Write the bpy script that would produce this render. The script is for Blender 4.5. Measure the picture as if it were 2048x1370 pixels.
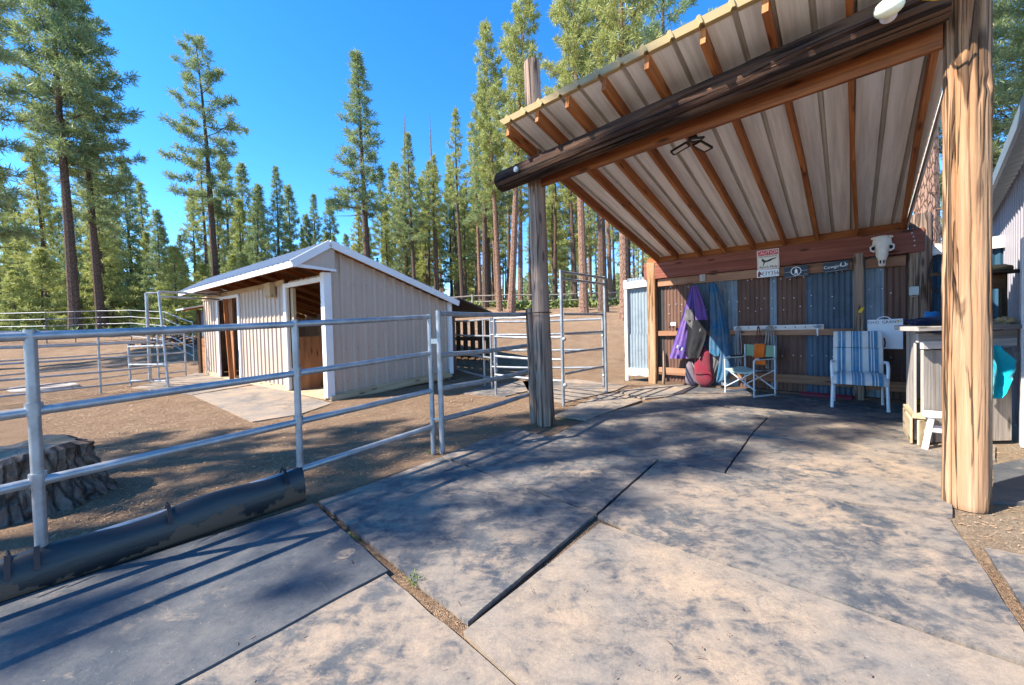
import bpy, bmesh, math, random
import numpy as np
from mathutils import Vector, Matrix, Euler, noise
random.seed(7)
sc = bpy.context.scene
for o in list(bpy.data.objects): bpy.data.objects.remove(o)
COL = sc.collection
rad = math.radians

# ------------------------------------------------------------------ camera
F, SHIFT, PITCH, ROLL, CAMH = 780.0, 18.0, rad(1.35), -0.025, 1.3
cam = bpy.data.cameras.new('camera'); cam_o = bpy.data.objects.new('camera', cam); COL.objects.link(cam_o)
RC = Matrix.Rotation(math.pi/2-PITCH, 3, 'X') @ Matrix.Rotation(ROLL, 3, 'Z')
cam_o.matrix_world = Matrix.Translation((0, 0, CAMH)) @ RC.to_4x4()
cam.sensor_width = 36; cam.lens = F/2048*36; cam.shift_y = -SHIFT/2048
cam.clip_start = .05; cam.clip_end = 2000
sc.camera = cam_o

# ------------------------------------------------------------------ sky, sun, exposure
SUN = Vector((-1.004, -.330, 1.0)).normalized()
w = bpy.data.worlds.new('World'); sc.world = w; w.use_nodes = True
nt = w.node_tree; nt.nodes.clear()
sky = nt.nodes.new('ShaderNodeTexSky'); sky.sky_type = 'NISHITA'; sky.sun_disc = False
sky.sun_elevation = math.asin(SUN.z); sky.sun_rotation = math.atan2(SUN.x, SUN.y)
sky.altitude = 2500; sky.air_density = 1.0; sky.dust_density = .0; sky.ozone_density = 3.0
hs = nt.nodes.new('ShaderNodeHueSaturation'); hs.inputs['Saturation'].default_value = 1.3
bg = nt.nodes.new('ShaderNodeBackground'); bg.inputs[1].default_value = .116
wo = nt.nodes.new('ShaderNodeOutputWorld')
nt.links.new(sky.outputs[0], hs.inputs['Color']); nt.links.new(hs.outputs[0], bg.inputs[0]); nt.links.new(bg.outputs[0], wo.inputs[0])
sl = bpy.data.lights.new('sun', 'SUN'); sl.energy = 3.4; sl.angle = rad(.5); sl.color = (1, .92, .79)
slo = bpy.data.objects.new('sun', sl); COL.objects.link(slo); slo.rotation_euler = SUN.to_track_quat('Z', 'Y').to_euler()
sc.view_settings.view_transform = 'Standard'; sc.view_settings.look = 'None'
sc.view_settings.exposure = 2.02; sc.view_settings.gamma = 1
sc.render.engine = 'CYCLES'
sc.cycles.max_bounces = 8; sc.cycles.transparent_max_bounces = 8

# ------------------------------------------------------------------ survey helpers (picture coordinate -> place in the yard)
def ray(px, py): return RC @ Vector(((px-1024)/F, -(py-(685-SHIFT))/F, -1))
O = Vector((0, 0, CAMH))
def gp(px, py, z=0):
    d = ray(px, py); return O + d*((z-CAMH)/d.z)
def dp(px, py, y):
    d = ray(px, py); return O + d*(y/d.y)
def onplane(px, py, p0, n):
    d = ray(px, py); n = Vector((n[0], n[1], 0)); return O + d*((Vector((p0[0], p0[1], CAMH))-O).dot(n)/d.dot(n))
LP = Vector((.366, 5.021, 0)); DA = Vector((.7395, -.6732, 0)); DB = Vector((.6732, .7395, 0)); Z = Vector((0, 0, 1))
def AB(a, b, z): return LP + DA*a + DB*b + Z*z                   # shelter frame
WB = 4.08
def wl(px, py, off=0): return onplane(px, py, LP+DB*(WB-off), DB)  # on the shelter's back wall
def wa(px, py, off=0):
    p = wl(px, py, off); return (p-LP).dot(DA), p.z
SC = Vector((-3.338, 7.1, 0)); SV = Vector((-.782, .623, 0)); SU = Vector((.623, .782, 0))
def SH(u, v, z): return SC + SU*u + SV*v + Z*z                    # shed frame
def lerp(a, b, t): return a+(b-a)*t
def sstep(a, b, x):
    t = min(1, max(0, (x-a)/(b-a))); return t*t*(3-2*t)

# ------------------------------------------------------------------ node helpers
def new_mat(name):
    m = bpy.data.materials.new(name); m.use_nodes = True; m.node_tree.nodes.clear(); return m, m.node_tree
class NB:
    def __init__(s, nt): s.nt = nt
    def n(s, typ, ins=None, **attrs):
        nd = s.nt.nodes.new('ShaderNode'+typ)
        for k, v in attrs.items(): setattr(nd, k, v)
        for k, v in (ins or {}).items():
            if isinstance(v, bpy.types.NodeSocket): s.nt.links.new(v, nd.inputs[k])
            else:
                if isinstance(v, tuple) and len(v) == 3 and nd.inputs[k].type == 'RGBA': v = (*v, 1)
                nd.inputs[k].default_value = v
        return nd
    def noise(s, vec, scale, detail=5, rough=.55, dist=0):
        return s.n('TexNoise', {'Vector': vec, 'Scale': scale, 'Detail': detail, 'Roughness': rough, 'Distortion': dist}).outputs[0]
    def map(s, vec, scale, loc=(0, 0, 0)): return s.n('Mapping', {'Vector': vec, 'Scale': scale, 'Location': loc}).outputs[0]
    def ramp(s, fac, stops):
        r = s.n('ValToRGB', {'Fac': fac}); cr = r.color_ramp
        while len(cr.elements) < len(stops): cr.elements.new(.5)
        for e, (p, c) in zip(cr.elements, stops):
            e.position = p; e.color = (c, c, c, 1) if isinstance(c, (int, float)) else (*c, 1)
        return r.outputs[0]
    def mix(s, fac, a, b, mode='MIX'):
        m = s.n('Mix', data_type='RGBA', blend_type=mode)
        for i, v in ((0, fac), (6, a), (7, b)):
            if isinstance(v, bpy.types.NodeSocket): s.nt.links.new(v, m.inputs[i])
            else: m.inputs[i].default_value = v if i == 0 else (*v, 1)
        return m.outputs[2]
    def math(s, op, a, b=0.0):
        m = s.n('Math', operation=op)
        for i, v in ((0, a), (1, b)):
            if isinstance(v, bpy.types.NodeSocket): s.nt.links.new(v, m.inputs[i])
            else: m.inputs[i].default_value = v
        return m.outputs[0]
    def bump(s, h, strength=.3, dist=.02): return s.n('Bump', {'Height': h, 'Strength': strength, 'Distance': dist}).outputs[0]
    def out(s, color, rough=.8, metal=0, normal=None, spec=.3, extra=None):
        ins = {'Base Color': color, 'Roughness': rough, 'Metallic': metal, 'Specular IOR Level': spec}
        if normal is not None: ins['Normal'] = normal
        if extra: ins.update(extra)
        b = s.n('BsdfPrincipled', ins); o = s.n('OutputMaterial'); s.nt.links.new(b.outputs[0], o.inputs[0]); return b
    def uv(s): return s.n('TexCoord').outputs['UV']
    def pos(s): return s.n('NewGeometry').outputs['Position']
    def obj(s): return s.n('TexCoord').outputs['Object']
    def rnd(s): return s.n('ObjectInfo').outputs['Random']

def wood(name, dark, mid, light, grain=22, along=.9, rough=.85, bumps=.5, stain=None, stain_amt=.5, knots=True, cracks=False):
    m, t = new_mat(name); b = NB(t); uv = b.uv()
    off = b.n('CombineXYZ', {'X': b.math('MULTIPLY', b.rnd(), 37.0), 'Y': b.math('MULTIPLY', b.rnd(), 91.0)}).outputs[0]
    uv = b.n('VectorMath', {0: uv, 1: off}, operation='ADD').outputs[0]
    v1 = b.map(uv, (grain, along, 1)); v2 = b.map(uv, (grain*4, along*1.6, 1))
    n1 = b.noise(v1, 1, 6, .6, .6); n2 = b.noise(v2, 1, 4, .6); n3 = b.noise(b.map(uv, (3, .8, 1)), 1, 4)
    c = b.ramp(n1, [(.28, dark), (.5, mid), (.72, light)])
    c = b.mix(b.math('MULTIPLY', n2, .5), c, b.mix(.5, c, dark), 'MIX')
    c = b.mix(b.ramp(n3, [(.35, .0), (.7, .55)]), c, dark)
    if stain:
        c = b.mix(b.math('MULTIPLY', b.ramp(b.noise(b.map(uv, (2.2, .45, 1)), 1, 3), [(.45, 0), (.6, 1)]), stain_amt), c, stain)
    c = b.mix(b.ramp(b.noise(b.map(uv, (grain*2.6, along*1.1, 1)), 1, 4, .6, .8), [(.26, .7), (.38, 0)]), c, tuple(x*.6 for x in dark))
    if knots:
        vo = b.n('TexVoronoi', {'Vector': b.map(uv, (5.5, 1.35, 1)), 'Scale': 1.0, 'Randomness': 1.0}, voronoi_dimensions='2D').outputs[0]
        c = b.mix(b.ramp(vo, [(.05, .85), (.13, 0)]), c, tuple(x*.35 for x in dark))
    h = b.math('ADD', n1, b.math('MULTIPLY', n2, .7))
    if cracks:
        for sc_, wd in ((6.5, .030), (14, .02)):
            cn = b.math('ABSOLUTE', b.math('SUBTRACT', b.noise(b.map(uv, (sc_, .28, 1), (sc_, 0, 0)), 1, 3, .5, .5), .5)); ck = b.ramp(cn, [(wd*.45, 1), (wd, 0)])
            ck = b.math('MULTIPLY', ck, b.ramp(b.noise(b.map(uv, (4, 1.1, 1)), 1, 2), [(.42, 0), (.52, 1)]))
            c = b.mix(b.math('MULTIPLY', ck, .85), c, tuple(x*.3 for x in dark)); h = b.math('SUBTRACT', h, b.math('MULTIPLY', ck, 1.6))
    b.out(c, rough, 0, b.bump(h, bumps, .012), .25); return m

def metal_galv(name, base=(.37, .385, .40), rough=.42, rust=.3):
    m, t = new_mat(name); b = NB(t); p = b.pos()
    n = b.noise(p, 9, 5); n2 = b.noise(p, 45, 3)
    c = b.mix(b.ramp(n, [(.35, 0), (.65, 1)]), tuple(x*.55 for x in base), base); c = b.mix(b.math('MULTIPLY', n2, .5), c, tuple(min(1, x*1.2) for x in base))
    if rust: c = b.mix(b.math('MULTIPLY', b.ramp(b.noise(p, 6, 6, .7), [(.60, 0), (.70, 1)]), rust), c, (.22, .08, .03))
    b.out(c, b.math('ADD', b.math('MULTIPLY', n, .25), rough-.1), .55, b.bump(n2, .12, .004), .5); return m

def paint(name, base, rough=.6, dirt=.3, dirt_col=(.2, .16, .12), scale=4, streak=False, metal=0, spec=.3):
    m, t = new_mat(name); b = NB(t); p = b.pos() if not streak else b.uv()
    q = b.map(p, (14, .6, 1)) if streak else p
    n = b.noise(q, 1 if streak else scale, 6, .65); n2 = b.noise(b.pos(), 38, 4)
    c = b.mix(b.math('MULTIPLY', b.ramp(n, [(.42, 0), (.75, 1)]), dirt), base, dirt_col)
    c = b.mix(b.math('MULTIPLY', n2, .22), c, tuple(x*.7 for x in base))
    b.out(c, rough, metal, b.bump(n2, .1, .004), spec); return m

def plain(name, col, rough=.7, spec=.3, metal=0, var=.25, scale=25):
    m, t = new_mat(name); b = NB(t); n = b.noise(b.pos(), scale, 4)
    b.out(b.mix(b.math('MULTIPLY', n, var*2), col, tuple(x*.55 for x in col)), rough, metal, b.bump(n, .15, .004), spec); return m

def cloth(name, col, col2=None, sheen=.2, scale=7, dirt=0):
    m, t = new_mat(name); b = NB(t); p = b.pos(); n = b.noise(p, scale, 5); f = b.noise(p, 260, 2)
    c = b.mix(b.ramp(n, [(.35, 0), (.65, 1)]), col, col2 or tuple(x*.7 for x in col))
    if dirt: c = b.mix(b.math('MULTIPLY', b.ramp(b.noise(p, 4.5, 6, .7), [(.45, 0), (.7, 1)]), dirt), c, (.24, .19, .15))
    b.out(c, .9, 0, b.bump(b.math('ADD', f, b.math('MULTIPLY', n, 2)), .25, .006), .15, {'Sheen Weight': sheen}); return m

M = {}
M['galv'] = metal_galv('galvanised_pipe'); M['galv_old'] = metal_galv('weathered_pipe', (.33, .34, .35), .5, .5)
M['post'] = wood('sunlit_log', (.22, .12, .065), (.41, .245, .135), (.55, .40, .26), 15, .7, .9, 1.0, (.36, .16, .065), .5, False, True)
M['post_grey'] = wood('grey_log', (.16, .105, .075), (.36, .255, .19), (.50, .38, .29), 20, .5, .9, .7, (.2, .13, .1), .4, True, True)
M['log_dark'] = wood('creosote_log', (.012, .007, .006), (.05, .023, .015), (.15, .075, .04), 16, .8, .9, .9, (.15, .085, .05), .6, False, True)
M['rafter'] = wood('orange_rafter', (.2, .06, .018), (.46, .17, .05), (.62, .28, .1), 24, .8, .7, .35, (.18, .05, .02), .5)
M['rafter_red'] = wood('red_beam', (.12, .035, .022), (.26, .085, .055), (.36, .14, .09), 22, .8, .75, .35, (.2, .06, .04), .4)
M['girt'] = wood('girt_board', (.2, .09, .05), (.4, .21, .12), (.52, .32, .2), 24, .8, .8, .4, (.14, .07, .04), .5)
M['greyboard'] = wood('grey_board', (.2, .17, .15), (.45, .40, .36), (.62, .58, .53), 20, .8, .9, .5, (.33, .28, .24), .5)
M['whiteboard'] = wood('whitewashed_board', (.45, .4, .36), (.72, .68, .63), (.84, .81, .77), 20, .8, .9, .4)
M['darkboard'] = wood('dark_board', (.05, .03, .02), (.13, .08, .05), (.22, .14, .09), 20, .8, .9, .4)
M['plywood'] = wood('plywood', (.18, .075, .03), (.33, .15, .065), (.42, .22, .1), 9, 1.2, .8, .2)
M['sill'] = wood('pale_skirt_board', (.3, .22, .13), (.5, .38, .24), (.6, .48, .33), 14, .8, .9, .3)
M['rail'] = wood('split_rail', (.2, .16, .13), (.4, .34, .28), (.55, .48, .4), 20, .8, .9, .5)
def mat_siding():
    m, t = new_mat('beige_siding'); b = NB(t); uv = b.uv(); p = b.pos(); n = b.noise(b.map(uv, (14, .6, 1)), 1, 6, .65); n2 = b.noise(p, 2.2, 6, .7); n3 = b.noise(p, 60, 3)
    c = b.mix(b.math('MULTIPLY', b.ramp(n, [(.45, 0), (.75, 1)]), .3), (.46, .36, .285), (.32, .25, .2)); c = b.mix(b.math('MULTIPLY', b.ramp(n2, [(.5, 0), (.72, 1)]), .35), c, (.40, .29, .2))
    s_ = b.n('SeparateXYZ', {'Vector': uv}).outputs; fx = b.math('ABSOLUTE', b.math('SUBTRACT', b.math('FRACT', b.math('DIVIDE', s_[0], .23)), .42)); fy = b.math('ABSOLUTE', b.math('SUBTRACT', b.math('FRACT', b.math('DIVIDE', s_[1], .61)), .5))
    sc_ = b.math('MULTIPLY', b.math('LESS_THAN', fx, .045), b.math('LESS_THAN', fy, .016)); c = b.mix(b.math('MULTIPLY', sc_, .75), c, (.24, .17, .13))
    b.out(c, .5, 0, b.bump(b.math('ADD', n3, b.math('MULTIPLY', n2, 3)), .15, .01), .35); return m
M['siding'] = mat_siding()
M['trim'] = paint('white_trim', (.74, .72, .71), .55, .25, (.45, .38, .32))
M['roof_metal'] = paint('grey_roof', (.46, .47, .48), .38, .25, (.4, .4, .4), metal=.4)
M['lilac'] = paint('lilac_siding', (.31, .29, .325), .45, .15, (.4, .35, .36), streak=True)
M['teal_edge'] = paint('blue_grey_flashing', (.3, .38, .45), .4, .2, metal=.3)
M['roof_under'] = paint('white_painted_sheet', (.90, .89, .87), .6, .85, (.46, .44, .41), streak=True)
M['roof_rib'] = paint('stained_rib', (.60, .56, .50), .7, .95, (.22, .20, .165), streak=True)
def mat_fibre():
    m, t = new_mat('yellowed_fibreglass'); b = NB(t); d = b.n('BsdfDiffuse', {'Color': (.60, .48, .28, 1)}); tr = b.n('BsdfTranslucent', {'Color': (.62, .48, .25, 1)}); mx = b.n('MixShader', {0: .6})
    t.links.new(d.outputs[0], mx.inputs[1]); t.links.new(tr.outputs[0], mx.inputs[2]); o = b.n('OutputMaterial'); t.links.new(mx.outputs[0], o.inputs[0]); return m
M['fibreglass'] = mat_fibre()
M['white_metal'] = plain('white_enamel', (.78, .79, .82), .35, .5, 0, .08); M['white_paint'] = paint('chipped_white', (.82, .8, .79), .6, .85, (.2, .14, .11), 14)
M['black'] = plain('black_plastic', (.02, .02, .024), .5); M['rubber'] = None
M['hole_light'] = plain('screw_head', (.85, .86, .9), .3, .5, .2, .05); M['steel'] = plain('dull_steel', (.42, .45, .44), .45, .5, .5)  # near-white of the first stands for daylight seen through nail holes
M['purple'] = cloth('purple_blanket', (.075, .045, .25), (.14, .075, .22), .3); M['purple2'] = cloth('mauve_blanket', (.15, .065, .22), (.13, .06, .25), .3)
M['blue'] = cloth('blue_blanket', (.015, .10, .21), (.04, .11, .17), .2, dirt=.35); M['grey_cloth'] = cloth('grey_lining', (.14, .13, .13), (.08, .075, .08))
M['darkcloth'] = cloth('black_lining', (.018, .018, .022)); M['red'] = cloth('red_bag', (.19, .012, .03), (.14, .028, .04)); M['greybag'] = cloth('grey_bag', (.16, .13, .16))
M['green'] = cloth('green_canvas', (.2, .29, .17), (.22, .31, .2), .2); M['greenseat'] = cloth('pale_green_seat', (.33, .41, .34), (.28, .38, .32), .2); M['orange'] = cloth('orange_cloth', (.75, .16, .015), (.6, .11, .01)); M['turq'] = cloth('turquoise_towel', (.0, .42, .52), (.0, .33, .44), .6)
M['navy'] = cloth('navy_cloth', (.01, .015, .05)); M['bluerag'] = cloth('blue_rope', (.02, .2, .5)); M['tan'] = cloth('tan_leather', (.5, .34, .18), (.35, .22, .1), .1, 20)
M['rope'] = cloth('rope', (.32, .28, .25)); M['rope_red'] = cloth('red_rope', (.16, .04, .04)); M['ropegrey'] = cloth('grey_rope', (.3, .29, .29))
M['bone'] = paint('bleached_bone', (.80, .74, .66), .7, .4, (.5, .4, .32), 16)
M['cream'] = plain('cream_sign', (.78, .72, .62), .5, .3, 0, .08); M['sign_red'] = plain('sign_red', (.6, .04, .1), .5, .3, 0, .1); M['ink'] = plain('black_ink', (.015, .015, .02), .5); M['signwhite'] = plain('sign_white', (.85, .86, .88), .5, .3, 0, .05)
M['sign_navy'] = plain('navy_sign', (.012, .022, .045), .4); M['board_white'] = paint('enamel_board', (.76, .78, .82), .35, .15, (.55, .55, .55), 5); M['yellow'] = plain('yellow_tag', (.75, .48, .03), .6)
M['horse'] = plain('horse_brown', (.2, .05, .06), .6); M['bulb'] = plain('frosted_lamp', (.80, .82, .62), .35, .5, 0, .03); M['led'] = plain('led_lens', (.72, .66, .6), .5); M['maroon'] = plain('maroon_paint', (.16, .01, .03), .5)
M['shade_green'] = plain('olive_panel', (.16, .19, .1), .7); M['bluepanel'] = paint('blue_sheet', (.02, .075, .13), .55, .3, (.05, .05, .05))

def corr_mat(name, base, second, amt=.5):
    m, t = new_mat(name); b = NB(t); uv = b.uv(); n = b.noise(b.map(uv, (9, .7, 1)), 1, 6, .7, .4); n2 = b.noise(b.map(uv, (3, 2.5, 1)), 1, 6, .7); n3 = b.noise(b.map(uv, (60, 4, 1)), 1, 3)
    c = b.mix(b.ramp(n, [(.5-amt*.4, 0), (.75-amt*.3, 1)]), base, second); c = b.mix(b.math('MULTIPLY', b.ramp(n2, [(.5, 0), (.72, 1)]), .5), c, tuple(x*.45 for x in second))
    c = b.mix(b.math('MULTIPLY', n3, .35), c, tuple(x*.5 for x in base))
    b.out(c, .65, .25, b.bump(n3, .2, .004), .3); return m
M['c_brown'] = corr_mat('rusted_sheet', (.21, .115, .08), (.12, .065, .05)); M['c_blue'] = corr_mat('blue_grey_sheet', (.12, .17, .22), (.07, .095, .13)); M['c_light'] = corr_mat('pale_galvanised_sheet', (.26, .33, .39), (.18, .23, .28), .3)
M['c_galv'] = corr_mat('galvanised_sheet', (.30, .36, .40), (.22, .27, .31), .3); M['c_dark'] = corr_mat('dark_sheet', (.09, .075, .07), (.06, .05, .045))

def mat_ground():
    m, t = new_mat('bare_earth'); b = NB(t); p = b.pos()
    big = b.noise(p, .35, 5, .6); mid = b.noise(p, 2.2, 6, .65); fine = b.noise(p, 28, 4, .7)
    vo = b.n('TexVoronoi', {'Vector': b.n('VectorMath', {0: p, 1: b.n('TexNoise', {'Vector': p, 'Scale': 14.0}).outputs['Color']}, operation='ADD').outputs[0], 'Scale': 34.0}); cc = vo.outputs['Color']; vd = vo.outputs['Distance']
    chip = b.n('SeparateColor', {'Color': cc}).outputs[0]
    c = b.mix(b.ramp(mid, [(.3, 0), (.7, 1)]), (.39, .235, .145), (.65, .455, .305))
    c = b.mix(b.ramp(big, [(.4, 0), (.62, .6)]), c, (.50, .315, .195))
    c = b.mix(b.ramp(chip, [(.55, 0), (.9, .75)]), c, (.66, .48, .32)); c = b.mix(b.ramp(chip, [(.05, .7), (.3, 0)]), c, (.10, .055, .035))
    c = b.mix(b.math('MULTIPLY', fine, .4), c, (.16, .09, .055))
    lit = b.ramp(b.noise(p, .9, 7, .72, .6), [(.52, 0), (.64, .42)]); c = b.mix(b.math('MULTIPLY', lit, b.ramp(fine, [(.3, .4), (.6, 1)])), c, (.17, .105, .07))
    # pale gravel on the right of the yard
    sx = b.n('SeparateXYZ', {'Vector': p}); g = b.ramp(b.math('ADD', sx.outputs[0], b.math('MULTIPLY', mid, .6)), [(.0, 0), (1.0, 1)])
    gr = b.n('MapRange', {'Value': b.math('ADD', sx.outputs[0], b.math('MULTIPLY', mid, .5)), 'From Min': 2.6, 'From Max': 3.1}).outputs[0]
    far = b.n('MapRange', {'Value': sx.outputs[1], 'From Min': 5.5, 'From Max': 4.5}).outputs[0]
    c = b.mix(b.math('MULTIPLY', b.math('MULTIPLY', gr, far), .8), c, b.mix(mid, (.40, .29, .19), (.58, .47, .35)))
    # green understorey litter far up the slope
    yy = b.n('MapRange', {'Value': b.math('ADD', sx.outputs[1], b.math('MULTIPLY', big, 8.0)), 'From Min': 30.0, 'From Max': 36.0}).outputs[0]
    c = b.mix(b.math('MULTIPLY', yy, b.ramp(mid, [(.35, 0), (.6, .8)])), c, (.09, .12, .03))
    hoof = b.n('TexVoronoi', {'Vector': p, 'Scale': 5.5}, feature='SMOOTH_F1').outputs['Distance']
    h = b.math('ADD', b.math('MULTIPLY', vd, .7), b.math('ADD', fine, b.math('ADD', b.math('MULTIPLY', mid, 1.6), b.math('MULTIPLY', hoof, 1.3))))
    b.out(c, .95, 0, b.bump(h, 1.0, .06), .1); return m
M['ground'] = mat_ground()

def mat_rubber():
    m, t = new_mat('stall_mat'); b = NB(t); p = b.pos(); rn = b.rnd()
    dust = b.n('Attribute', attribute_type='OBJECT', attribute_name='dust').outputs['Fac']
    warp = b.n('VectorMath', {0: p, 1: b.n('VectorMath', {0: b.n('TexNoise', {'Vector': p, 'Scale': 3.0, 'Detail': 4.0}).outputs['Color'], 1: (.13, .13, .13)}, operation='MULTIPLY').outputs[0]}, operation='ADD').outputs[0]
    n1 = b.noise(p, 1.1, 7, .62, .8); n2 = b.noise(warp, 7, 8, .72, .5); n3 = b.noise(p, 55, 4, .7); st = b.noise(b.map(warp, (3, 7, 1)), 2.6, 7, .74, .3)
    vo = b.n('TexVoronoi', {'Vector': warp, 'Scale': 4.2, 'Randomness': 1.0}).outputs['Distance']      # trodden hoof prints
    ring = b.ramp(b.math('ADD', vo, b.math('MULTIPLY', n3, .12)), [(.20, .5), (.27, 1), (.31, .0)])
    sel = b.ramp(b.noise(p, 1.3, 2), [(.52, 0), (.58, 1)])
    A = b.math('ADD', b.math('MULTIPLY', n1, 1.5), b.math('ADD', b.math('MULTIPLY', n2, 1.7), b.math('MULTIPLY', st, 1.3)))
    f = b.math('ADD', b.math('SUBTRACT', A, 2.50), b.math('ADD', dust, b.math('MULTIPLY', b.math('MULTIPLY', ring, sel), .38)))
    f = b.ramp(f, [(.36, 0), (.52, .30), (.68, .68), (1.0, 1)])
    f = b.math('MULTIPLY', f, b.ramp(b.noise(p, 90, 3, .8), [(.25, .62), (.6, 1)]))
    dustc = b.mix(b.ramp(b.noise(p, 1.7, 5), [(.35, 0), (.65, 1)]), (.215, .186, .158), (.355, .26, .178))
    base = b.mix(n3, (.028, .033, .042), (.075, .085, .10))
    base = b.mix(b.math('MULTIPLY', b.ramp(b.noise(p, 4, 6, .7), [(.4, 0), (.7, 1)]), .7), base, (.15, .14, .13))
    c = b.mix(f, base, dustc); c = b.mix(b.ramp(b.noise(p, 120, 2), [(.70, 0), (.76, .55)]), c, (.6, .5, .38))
    arc = b.math('MULTIPLY', sel, b.ramp(vo, [(.255, 0), (.275, .8), (.29, .8), (.31, 0)])); c = b.mix(b.math('MULTIPLY', arc, b.ramp(n2, [(.5, 0), (.6, .55)])), c, (.06, .058, .06))
    h = b.math('ADD', b.math('MULTIPLY', n3, .5), b.math('ADD', n2, st))
    b.out(c, b.math('ADD', .62, b.math('MULTIPLY', f, .3)), 0, b.bump(h, .28, .012), .3); return m
M['mat'] = mat_rubber()
def mat_belt():
    m, t = new_mat('black_rubber_belt'); b = NB(t); uv = b.n('SeparateXYZ', {'Vector': b.uv()}).outputs; p = b.pos()
    n = b.noise(p, 3.2, 6, .7); f = b.math('ADD', b.math('MULTIPLY', uv[0], 2.2), b.math('MULTIPLY', n, 1.1)); f = b.ramp(f, [(.98, 0), (1.25, .75)])
    sc_ = b.noise(b.map(p, (4, 4, 30)), 1, 5, .7)
    c = b.mix(b.math('MULTIPLY', sc_, .6), (.010, .012, .015), (.032, .032, .035)); c = b.mix(f, c, (.15, .085, .05))
    b.out(c, b.math('ADD', .38, b.math('MULTIPLY', f, .5)), 0, b.bump(b.math('ADD', sc_, n), .25, .01), .5); return m
M['rubber'] = mat_belt()

def mat_needles(name, c1, c2, c3):
    m, t = new_mat(name); b = NB(t); p = b.pos(); n = b.noise(p, .9, 3); n2 = b.noise(p, 7, 3)
    c = b.mix(b.ramp(n, [(.35, 0), (.65, 1)]), c1, c2); c = b.mix(b.math('MULTIPLY', b.ramp(n2, [(.45, 0), (.7, 1)]), .6), c, c3)
    c = b.mix(b.math('MULTIPLY', b.rnd(), .35), c, c3)
    d = b.n('BsdfPrincipled', {'Base Color': c, 'Roughness': .55, 'Specular IOR Level': .3}); tr = b.n('BsdfTranslucent', {'Color': b.mix(.3, c, (.3, .34, .05))})
    mx = b.n('MixShader', {0: .38}); t.links.new(d.outputs[0], mx.inputs[1]); t.links.new(tr.outputs[0], mx.inputs[2])
    o = b.n('OutputMaterial'); t.links.new(mx.outputs[0], o.inputs[0]); return m
M['needle'] = mat_needles('pine_needles', (.125, .20, .105), (.24, .31, .145), (.40, .42, .21))
M['needle_y'] = mat_needles('yellow_green_needles', (.22, .27, .085), (.36, .39, .13), (.52, .50, .20))
def mat_bark(name, a, c):
    m, t = new_mat(name); b = NB(t); uv = b.uv(); wq = b.n('VectorMath', {0: b.n('TexNoise', {'Vector': b.map(uv, (6, 2, 1)), 'Scale': 1.0, 'Detail': 4.0}).outputs['Color'], 1: (.16, .3, 0)}, operation='MULTIPLY').outputs[0]
    u2 = b.n('VectorMath', {0: uv, 1: wq}, operation='ADD').outputs[0]
    vo = b.n('TexVoronoi', {'Vector': b.map(u2, (13, 3.2, 1)), 'Scale': 1.0}, voronoi_dimensions='2D', feature='DISTANCE_TO_EDGE').outputs[0]
    n = b.noise(b.map(uv, (22, 9, 1)), 1, 6, .75); f = b.ramp(b.math('ADD', vo, b.math('MULTIPLY', b.math('SUBTRACT', n, .5), .18)), [(.0, 0), (.16, 1)])
    b.out(b.mix(f, tuple(x*.5 for x in a), b.mix(b.ramp(n, [(.3, 0), (.7, 1)]), a, c)), .95, 0, b.bump(b.math('ADD', f, n), .8, .04), .1); return m
M['bark'] = mat_bark('grey_brown_bark', (.10, .065, .05), (.22, .15, .12)); M['bark_red'] = mat_bark('red_pine_bark', (.22, .12, .085), (.42, .27, .2))
M['leaf'] = plain('undergrowth', (.19, .23, .07), .7, .2, 0, .3, 6)
M['chip'] = plain('wood_chip', (.50, .33, .2), .9, .1, 0, .6, 9)

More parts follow.
